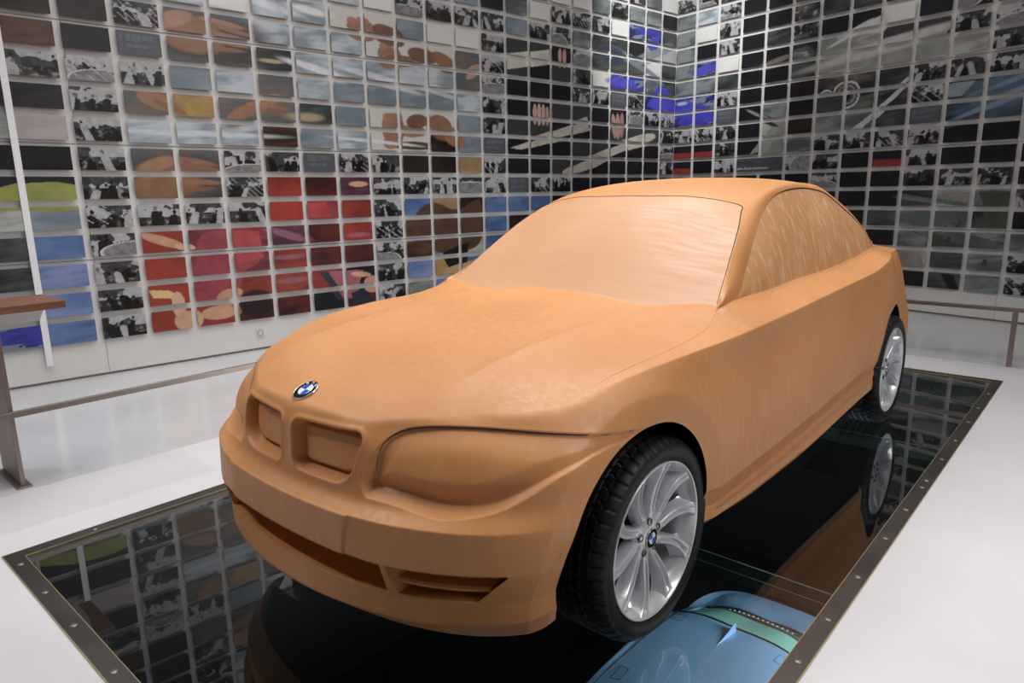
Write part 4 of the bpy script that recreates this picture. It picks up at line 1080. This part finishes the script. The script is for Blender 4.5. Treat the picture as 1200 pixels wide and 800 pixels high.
# soft painted shapes: wall, centre u, v, half sizes, tilt in degrees, colour, edge softness
ELL = [
 # hand stroking metal, upper left
 ('L', 3.9, 8.0, 1.5, .95, 0, (58, 54, 52), .5), ('L', 3.5, 8.1, .75, .72, -10, (150, 104, 72), .25), ('L', 3.2, 8.5, .5, .35, 20, (176, 128, 94), .3),
 ('L', 4.35, 8.62, .55, .13, -8, (166, 118, 84), .35), ('L', 4.55, 8.34, .55, .12, -10, (152, 104, 74), .35), ('L', 4.5, 8.02, .5, .12, -6, (160, 110, 80), .35), ('L', 4.4, 7.7, .45, .11, 0, (140, 94, 66), .35),
 # hand rubbing, lower left
 ('L', 3.1, 2.9, 1.6, .9, 0, (78, 76, 74), .5), ('L', 2.7, 2.75, .8, .78, 10, (148, 102, 68), .3), ('L', 2.6, 3.3, .5, .3, 20, (172, 122, 86), .3),
 ('L', 3.45, 3.45, .5, .13, -12, (158, 110, 80), .4), ('L', 3.6, 3.15, .5, .12, -10, (150, 100, 72), .4), ('L', 3.55, 2.75, .5, .12, -4, (158, 108, 76), .4), ('L', 3.4, 2.4, .4, .11, 4, (134, 90, 62), .4),
 # hand with sponge
 ('L', 2.75, 5.75, .6, .22, -25, (168, 118, 82), .2), ('L', 3.0, 5.35, .35, .15, -30, (150, 100, 66), .25),
 # small hand on a tube
 ('L', 4.7, 5.4, .6, .3, 28, (164, 116, 84), .2), ('L', 5.15, 5.9, .42, .12, 12, (178, 126, 94), .25), ('L', 5.45, 5.7, .35, .1, -8, (166, 112, 84), .25), ('L', 5.45, 5.45, .3, .09, -8, (150, 98, 72), .25),
 # two fists, top
 ('L', 7.95, 9.15, .42, .42, 0, (156, 106, 78), .12), ('L', 7.7, 9.45, .16, .2, 0, (176, 126, 96), .15), ('L', 8.0, 9.52, .16, .18, 0, (176, 126, 96), .15), ('L', 8.75, 9.1, .5, .4, -12, (112, 72, 52), .15),
 ('L', 8.75, 8.2, .36, .5, 0, (156, 106, 78), .12), ('L', 8.62, 8.62, .16, .2, 0, (174, 124, 94), .15), ('L', 9.2, 8.1, .5, .16, 0, (130, 100, 44), .12), ('L', 9.85, 8.4, .5, .42, -8, (112, 70, 46), .12), ('L', 10.6, 8.3, .5, .4, -20, (140, 92, 58), .15),
 ('L', 11.7, 8.0, .35, .22, 30, (196, 148, 116), .15),
 # two fists, middle
 ('L', 8.75, 5.1, .34, .72, 0, (158, 106, 78), .1), ('L', 8.6, 5.6, .15, .22, 0, (178, 128, 98), .15), ('L', 8.9, 5.65, .14, .2, 0, (172, 120, 92), .15), ('L', 9.35, 5.0, .55, .2, 0, (150, 118, 56), .1), ('L', 9.6, 5.45, .42, .42, 10, (116, 72, 50), .12), ('L', 10.4, 5.3, .5, .6, -20, (142, 92, 58), .12), ('L', 10.9, 4.8, .4, .4, -30, (160, 108, 70), .15),
 ('L', 9.5, 4.3, .8, .25, 0, (70, 46, 30), .2), ('L', 8.7, 4.4, .28, .35, 0, (168, 116, 84), .15),
 # red paint mural: thumbs, sample cards, reflections
 ('L', 2.5, .55, .6, .22, -22, (206, 150, 112), .1), ('L', 2.95, .2, .2, .14, -15, (222, 172, 142), .1), ('L', 2.7, -1.9, .16, .5, 5, (228, 178, 142), .08), ('L', 2.85, -2.6, .3, .5, 0, (218, 164, 124), .1),
 ('L', 3.6, -2.4, .5, .36, 0, (214, 160, 118), .08), ('L', 3.85, -1.85, .3, .3, 20, (206, 148, 106), .1), ('L', 4.5, -2.3, .5, .6, 0, (44, 26, 30), .2), ('L', 7.5, -1.45, .36, .16, -8, (222, 168, 134), .1), ('L', 7.9, -1.95, .3, .36, 0, (206, 150, 116), .1),
 ('L', 7.6, 2.62, .34, .16, 0, (222, 164, 128), .1), ('L', 5.5, .5, .6, .2, -20, (150, 92, 120), .5), ('L', 5.5, -1.4, .5, .16, 0, (156, 96, 100), .5), ('L', 5.5, -.4, .5, .14, 0, (160, 92, 104), .5), ('L', 7.5, .3, .4, .14, 0, (176, 96, 92), .5),
 # bright reflections on the metal
 ('L', 6.5, 7.3, .8, .18, -12, (228, 232, 238), .6), ('L', 8.3, 7.2, 1.5, .16, -10, (206, 214, 222), .6), ('L', 10.2, 7.0, 1.6, .14, -12, (190, 200, 208), .6), ('L', 5.5, 9.5, .8, .2, -10, (214, 220, 228), .6), ('L', 6.5, 9.6, .6, .2, -6, (232, 236, 240), .6),
 ('L', 3.5, 4.5, 2.0, .14, 0, (206, 212, 218), .6), ('L', 6.2, 5.3, .5, .22, 0, (176, 164, 120), .6), ('L', 5.4, 7.4, .35, .1, 0, (190, 176, 120), .6), ('L', 8.3, 4.45, 1.4, .1, -4, (220, 226, 228), .5),
 # fingers in the dark mural
 ('L', 14.2, 6.3, .1, .55, 0, (224, 180, 164), .12), ('L', 14.42, 6.3, .1, .6, 0, (230, 186, 168), .12), ('L', 14.64, 6.3, .1, .58, 0, (222, 176, 160), .12), ('L', 14.85, 6.25, .09, .5, 0, (210, 164, 150), .12),
 ('L', 18.2, 5.9, .14, .8, 12, (196, 152, 140), .12), ('L', 18.45, 5.9, .13, .85, 4, (190, 144, 132), .12), ('L', 18.7, 6.0, .13, .8, 0, (178, 132, 120), .12), ('L', 15.4, 9.4, .1, .5, 0, (214, 166, 150), .12), ('L', 15.65, 9.4, .1, .5, 0, (206, 158, 142), .12),
 # blue interior lights and pale dashboard sweeps
 ('L', 18.6, 8.5, .8, .3, 0, (60, 64, 210), .4), ('L', 20.9, 7.4, .5, .5, 0, (58, 62, 214), .3), ('L', 19.6, 9.6, 1.6, .22, -18, (120, 132, 140), .3), ('L', 20.5, 10.4, 1.2, .3, 20, (132, 144, 148), .4), ('L', 18.2, 9.9, .6, .5, 0, (56, 62, 92), .4),
 ('R', .5, 7.3, .5, .5, 0, (58, 62, 208), .3), ('R', .4, 7.6, .3, .14, 0, (190, 200, 220), .4), ('R', 1.3, 9.5, .5, .25, 20, (60, 64, 200), .3), ('R', .4, 10.0, .35, 1.4, -14, (136, 146, 146), .3), ('R', 1.2, 8.4, .8, .2, 16, (132, 142, 146), .4),
 ('R', 4.1, 6.1, .7, .16, -25, (26, 24, 24), .2), ('R', 3.8, 6.4, .5, .1, -28, (150, 146, 138), .3), ('R', 8.0, 9.0, 2.6, .3, 8, (196, 196, 190), .6), ('R', 7.0, 9.9, .8, .12, 24, (214, 214, 210), .3), ('R', 4.6, 9.2, .7, .18, 10, (120, 114, 104), .4),
 ('R', 11.5, 5.9, 1.4, .16, 22, (132, 152, 176), .5), ('R', 11.8, 6.8, 1.2, .14, 20, (116, 140, 166), .5), ('R', 12.8, 4.9, .5, .45, 0, (30, 22, 24), .2), ('R', 9.8, .55, 1.0, .5, 0, (96, 106, 108), .3), ('R', 9.6, 1.4, .7, .1, -10, (120, 126, 126), .3),
]
MURN = {q: [(smooth_poly(p, 2) if len(p) >= 6 else smooth_poly(p, 1) if len(p) == 5 else np.array(p, float), srgb(*c)) for w_, p, c in MUR if w_ == q] for q in 'LR'}
def inside(px, py, P):
    ins = np.zeros(px.shape, bool); n = len(P)
    for i in range(n):
        a = P[i]; b = P[(i+1) % n]
        c = ((a[1] <= py) & (b[1] > py)) | ((a[1] > py) & (b[1] <= py))
        ins ^= c & (px < a[0]+(py-a[1])/(b[1]-a[1]+1e-12)*(b[0]-a[0]))
    return ins
def paint(wall, code, c, k, a, b, seed):
    """a,b in 0..1 over the plate, returns linear RGB (n,3)"""
    A, B, _ = CODES[code]; A = srgb(*A); B = srgb(*B)
    if code == 'B':
        r = np.random.default_rng(seed)
        v = fbm(a*9, b*6, seed, 4); v2 = fbm(a*3+9, b*2, seed+50, 3)
        hor = r.uniform(.3, .6)
        g = np.where(b > hor, .25+.55*(v2 > .5)+.25*(v-.5), .08+.35*v*(v2 > .45)+.25*(v > .62))
        for _ in range(r.integers(3, 6)):          # figures: head, shoulders, body
            x0 = r.uniform(.06, .94); s = r.uniform(.05, .11); tp = r.uniform(.5, .88); lean = r.uniform(-.25, .25)
            xx = x0+lean*(b-tp)
            wd = s*np.interp(b, [0, tp-.34, tp-.17, tp-.13], [1.3, 1.15, 1.0, .35])
            body = (np.abs(a-xx) < wd) & (b < tp-.11)
            head = ((a-x0)/(s*.46))**2+((b-tp)/(s*1.0))**2 < 1
            lite = r.uniform() < .35
            g = np.where(body, (.62+.3*v) if lite else (.03+.14*v), g)
            g = np.where(head, (.42 if r.uniform() < .5 else .05)+.12*v, g)
        if seed % 6 == 0:                          # curved car-body sweep across the print
            e_ = np.hypot((a-r.uniform(-.1, 1.1))/r.uniform(.5, 1.2), (b-r.uniform(-.3, .3))/r.uniform(.4, .9))
            g = np.where(e_ < .85, .38+.35*v, g); g = np.where(np.abs(e_-.87) < .035, .92, g)
        if seed % 5 == 0:
            st = ((a*r.uniform(.8, 1.3)+b*.7)*r.integers(3, 6)) % 1; g = np.where((st < .12) & (v2 > .42), .85, g)
        g = np.clip(g, .02, .95)**1.9
        return np.stack([g, g, g*1.03], -1)*.62
    if code in 'TZ':
        col = np.broadcast_to(A, a.shape+(3,)).copy()
        if code == 'T':
            for b0, w_ in ((.84, .8), (.76, .78), (.68, .8), (.60, .45), (.48, .7), (.41, .72), (.34, .6)):
                m = (np.abs(b-b0) < .018) & (a > .08) & (a < .08+w_) & (vnoise(a*60, b*0+seed, seed) > .25)
                col[m] = col[m]*1.9
        return col
    U = c+a; V = k+b
    n = fbm(U*1.3, V*1.1, 3, 4); streak = fbm(U*.7+V*1.2, V*5.0-U*1.5, 11, 3)
    if code in 'ef': t = (fbm(U*1.1-V*.7, V*.9, 21, 2) > .52).astype(float)
    else: t = np.clip((n-.5)*2.6+.5+(streak-.5)*1.5, 0, 1)
    if code in 'e': t = t*0+1
    if code in 'i': t = t*0+1
    if code in 'f': t = t*0+1
    if code in 'h': t = np.clip(t+.6, 0, 1)
    if code == 'y': t = t*0+1
    if code == 'j': t = t*0+1
    if code == 'E': t = np.clip((b < .5)*0.+(b >= .5)*1., 0, 1)
    col = A*(1-t[..., None])+B*t[..., None]
    if code in 'x':
        for cx0, cy0, rx in ((7.05, 6.85, .40), (6.35, 6.7, .26)):
            rr = np.hypot((U-cx0), (V-cy0)*.58)
            col[np.abs(rr-rx) < .035] = srgb(205, 206, 210); col[np.abs(rr-rx*.6) < .03] = srgb(150, 150, 154); col[rr < rx*.3] = srgb(24, 24, 26)
        dd = fbm(U*7, V*5, 31, 2)
        if c == 5: col[dd > .68] = srgb(170, 170, 172)
    if code == 'c':
        col[(streak > .62)] = srgb(120, 132, 150)
    if code == 'g' and wall == 'R' and c in (9, 10):
        rr = np.hypot((U-10.1), (V-.35)*1.1); col[(np.abs(rr % .28-.14) < .022) & (rr < .95) & (V < 1.2)] = srgb(44, 50, 52)
    if code == 'c' and wall == 'L' and k < 0: pass
    for P, cc in MURN[wall]:
        m = inside(U, V, P)
        if m.any():
            shade = (.72+.5*fbm(U*3+P[0, 0], V*2.2, 77, 3))[..., None]
            col = np.where(m[..., None], cc*shade, col)
    for w_, cu, cv, ru, rv, an, cc, so in ELL:
        if w_ != wall or abs(cu-c-.5) > max(ru, rv)+.8 or abs(cv-k-.5) > max(ru, rv)+.8: continue
        A_ = math.radians(an); du, dv = (U-cu), (V-cv)*.6
        e_ = np.hypot((du*math.cos(A_)+dv*math.sin(A_))/ru, (-du*math.sin(A_)+dv*math.cos(A_))/(rv*.6))
        al = np.clip((1+so*.5-e_)/so, 0, 1)[..., None]*.94
        tex = (.80+.36*fbm(U*4, V*3, 91, 3))[..., None]
        col = col*(1-al)+srgb(*cc)*tex*al
    g_ = col.mean(-1, keepdims=True); col = (g_+(col-g_)*.80)*.95
    return col
TW, THH = .312, .168
PLATE = bpy.data.materials.new('photo_print'); PLATE.use_nodes = True
_b = PLATE.node_tree.nodes['Principled BSDF']; _b.inputs['Roughness'].default_value = .32; _b.inputs['Specular IOR Level'].default_value = .35
_a = PLATE.node_tree.nodes.new('ShaderNodeVertexColor'); _a.layer_name = 'print'
PLATE.node_tree.links.new(_a.outputs[0], _b.inputs['Base Color'])
EDGE = new_mat('plate_edge', (.75, .74, .72), .4)
def view_px(p):
    d = Vector(p)-Vector(CP); z = d.dot(_f)
    return (600+FPX*d.dot(_r)/z, 400-FPX*d.dot(_u)/z, z)
def plate_arrays(wall, c, k, code, wcols=1):
    d, n = (dL, nL) if wall == 'L' else (dR, nR)
    Wd = TW+(wcols-1)*PW
    if wall == 'L':
        u_mid = (22-(c+.5))*PW; org = corner+d*u_mid; ax = -d       # a grows with the column number (towards the corner)
    else:
        u_mid = OR+(c+.5+(wcols-1)/2)*PW; 
        if c == 0: pass
        org = corner+d*u_mid; ax = d
    zc = Z3+(k+.5)*PH
    X0_, Y0_, zz = view_px((org.x, org.y, zc))
    sc = max(.45, min(1., 260/max(1, zz*zz*9)*1.0)) if zz > 0 else .4
    nx, nz = (int(26*sc)*wcols+4, int(16*sc)+3)
    if code == 'B': nx, nz = int(46*sc)+6, int(27*sc)+4
    elif code == 'T': nx, nz = 30, 26
    elif any(w_ == wall and abs(cu-c-.5) < ru+.5 and abs(cv-k-.5) < max(ru*.4, rv)+.5 for w_, cu, cv, ru, rv, an, cc, so in ELL) or any((inside(np.array([c-.1, c+1.1, c+.5, c-.1, c+1.1]), np.array([k-.1, k-.1, k+.5, k+1.1, k+1.1]), P_)).any() or ((P_[:, 0] > c-.1) & (P_[:, 0] < c+1.1) & (P_[:, 1] > k-.1) & (P_[:, 1] < k+1.1)).any() for P_, _c in MURN[wall]):
        nx, nz = int(50*sc)+6, int(30*sc)+4
    A, Bv = np.meshgrid(np.linspace(0, 1, nx+1), np.linspace(0, 1, nz+1))
    base = np.array([org.x, org.y, zc]); axv = np.array([ax.x, ax.y, 0]); nv = np.array([n.x, n.y, 0])
    t0 = .0; th = .005
    P = base+axv*((A-.5)*Wd)[..., None]+np.array([0, 0, 1])*((Bv-.5)*THH)[..., None]+nv*t0
    front = P.reshape(-1, 3); back = front-nv*th
    idx = np.arange((nx+1)*(nz+1)).reshape(nz+1, nx+1)
    q = np.stack([idx[:-1, :-1], idx[:-1, 1:], idx[1:, 1:], idx[1:, :-1]], -1).reshape(-1, 4)
    ring = list(idx[0, :])+list(idx[1:, -1])+list(idx[-1, -2::-1])+list(idx[-2:0:-1, 0])
    off = len(front)
    s = np.array([(ring[i], ring[i]+off, ring[(i+1) % len(ring)]+off, ring[(i+1) % len(ring)]) for i in range(len(ring))])
    bk = [ring[0]+off, ring[nx]+off, ring[nx+nz]+off, ring[2*nx+nz]+off][::-1]
    if wall == 'R':  pass
    col = paint(wall, code, c, k, A.ravel()*(wcols if wcols > 1 else 1), Bv.ravel(), int((c+12)*131+(k+5)*17+(7 if wall == 'R' else 0)))
    # orientation: front faces must look along +n
    e1 = axv; e2 = np.array([0, 0, 1.]); flip = np.dot(np.cross(e1, e2), nv) < 0
    faces = [tuple(f[::-1]) if flip else tuple(f) for f in q]
    faces += [tuple(f) for f in s] + [tuple(bk)]
    V = np.vstack([front, back]); C = np.vstack([col, col])
    # plate stand-off pins
    return V, faces, C, len(q), base
def plate_obj(name, V, faces, C, nq):
    me = bpy.data.meshes.new(name); me.from_pydata(V.tolist(), [], [tuple(int(i) for i in f) for f in faces]); me.update()
    at = me.color_attributes.new('print', 'FLOAT_COLOR', 'POINT')
    at.data.foreach_set('color', np.hstack([C, np.ones((len(C), 1))]).astype(np.float32).ravel())
    me.materials.append(PLATE)
    o = bpy.data.objects.new(name, me); COL.objects.link(o); return o
ORD = ['lowest', 'second', 'third', 'fourth', 'fifth', 'sixth', 'seventh', 'eighth', 'ninth', 'tenth', 'eleventh', 'twelfth', 'thirteenth', 'fourteenth', 'fifteenth', 'sixteenth', 'seventeenth', 'eighteenth', 'nineteenth', 'twentieth', 'twenty-first', 'twenty-second', 'twenty-third']
items = []
for k, row in LROWS.items():
    for i, ch in enumerate(row[:23]):
        items.append(('L', i-1, k, 'w' if ch == 'n' else ch, 1))
for k, row in RROWS.items():
    i = 0
    while i < len(row):
        ch = row[i]
        if ch == 'Z': items.append(('R', i, k, 'Z', 2)); i += 2; continue
        items.append(('R', i, k, 'w' if ch == 'n' else ch, 1))
        i += 1
_rr = random.Random(5)
for k in range(-3, 13):          # the rows go on past the edges of the photograph
    for c in range(-7, -1): items.append(('L', c, k, _rr.choice('BdSsbkBgTrs'), 1))
    for c in range(15, 20): items.append(('R', c, k, _rr.choice('BkgGkBqlB'), 1))
# silhouette of the clay car in the view, to tell which plates it hides
CARSIL = np.array([(528, 330), (560, 297), (597, 262), (640, 236), (680, 220), (767, 210), (833, 206), (917, 209), (970, 220), (1003, 257), (1023, 282), (1055, 300), (1063, 370), (1050, 500), (700, 755), (300, 640), (262, 520), (290, 425), (380, 368), (460, 345)], float)
scored = []
for it in items:
    wall, c, k, ch, wc = it
    if wall == 'L': p = corner+dL*((22-(c+.5))*PW)
    else: p = corner+dR*(OR+(c+.5+(wc-1)/2)*PW)
    x, y, z = view_px((p.x, p.y, Z3+(k+.5)*PH))
    vis = z > 0 and -45 < x < 1240 and -22 < y < 800
    hid = bool(inside(np.array([x]), np.array([y]), CARSIL)[0])
    n = nL if wall == 'L' else nR
    vv = Vector(CP)-Vector((p.x, p.y, Z3+k*PH)); area_ = abs(vv.normalized().dot(n))/z**2
    if ch == 'Z': area_, hid = 9, False
    scored.append(((1 if vis and not hid else 0), area_, it, (x, y)))
scored.sort(key=lambda s: (-s[0], -s[1]))
indiv = [s for s in scored if s[0]][:300]
rest_ = [s for s in scored if s not in indiv and s[2][2] < 14]
for s in indiv:
    wall, c, k, ch, wc = s[2]
    V, F, C, nq, base = plate_arrays(wall, c, k, ch, wc)
    cen = V.mean(0)
    o = plate_obj('photo_plate', V-cen, F, C, nq); o.location = cen.tolist()
    desc = CODES[ch][2]; fromc = (22-c) if wall == 'L' else c+1
    rowt = ORD[k+3] + (' row' if k == -3 else ' row up')
    colt = (ORD[fromc-1] if fromc > 1 else 'first')+' column from corner'
    lab = '%s, %s wall, %s, %s' % (desc, 'left' if wall == 'L' else 'right', rowt, colt)
    if ch == 'Z': lab = 'wide grey caption plate reading Seeing. on the right wall above the car roof'
    w_ = lab.split()
    if len(w_) > 16: lab = lab.replace('photo plate of a ', '').replace('photo plate of ', '').replace(' photo plate', ''); 
    w_ = lab.split()
    if len(w_) > 16: lab = lab.replace(' detail', '').replace(' from corner', '')
    tag(o, lab, 'photo', 'photo plates in rows on the walls')
    if ch == 'Z':
        d = dR; rot = Matrix(((d.x, 0, nR.x, 0), (d.y, 0, nR.y, 0), (0, 1, 0, 0), (0, 0, 0, 1)))
        for txt, sz, px_, pz_, colr in (('Seeing.', .095, -.325, .0, (.03, .03, .035)), ('jedes Detail wiederholen.', .046, -.325, -.058, (.62, .64, .66))):
            text_mesh('lettering', txt, sz, new_mat('print_'+txt[:4], colr, .5), o, Matrix.Translation(d*px_+nR*.0035+Vector((0, 0, pz_))) @ rot)
# number plate letters printed on three of the grey plates
    if wall == 'R' and (c, k) in ((10, -1), (11, -2)):
        d = dR; rot = Matrix(((d.x, 0, nR.x, 0), (d.y, 0, nR.y, 0), (0, 1, 0, 0), (0, 0, 0, 1)))
        text_mesh('lettering', 'R', .08, BADGE_BLACK, o, Matrix.Translation(d*(-.02)+nR*.0035+Vector((0, 0, -.02))) @ rot, shear=.2)
Vs, Fs, Cs, o_ = [], [], [], 0
for s in rest_:
    wall, c, k, ch, wc = s[2]
    V, F, C, nq, base = plate_arrays(wall, c, k, ch, wc)
    Vs.append(V); Cs.append(C); Fs += [tuple(int(i)+o_ for i in f) for f in F]; o_ += len(V)
if Vs:
    o = plate_obj('photo_plates', np.vstack(Vs), Fs, np.vstack(Cs), 0)
    tag(o, 'remaining small photo plates near the corner of the two walls', 'photo', kind='stuff')
# white stand-off pins joining neighbouring plates: one small clip at each plate corner, part of the wall
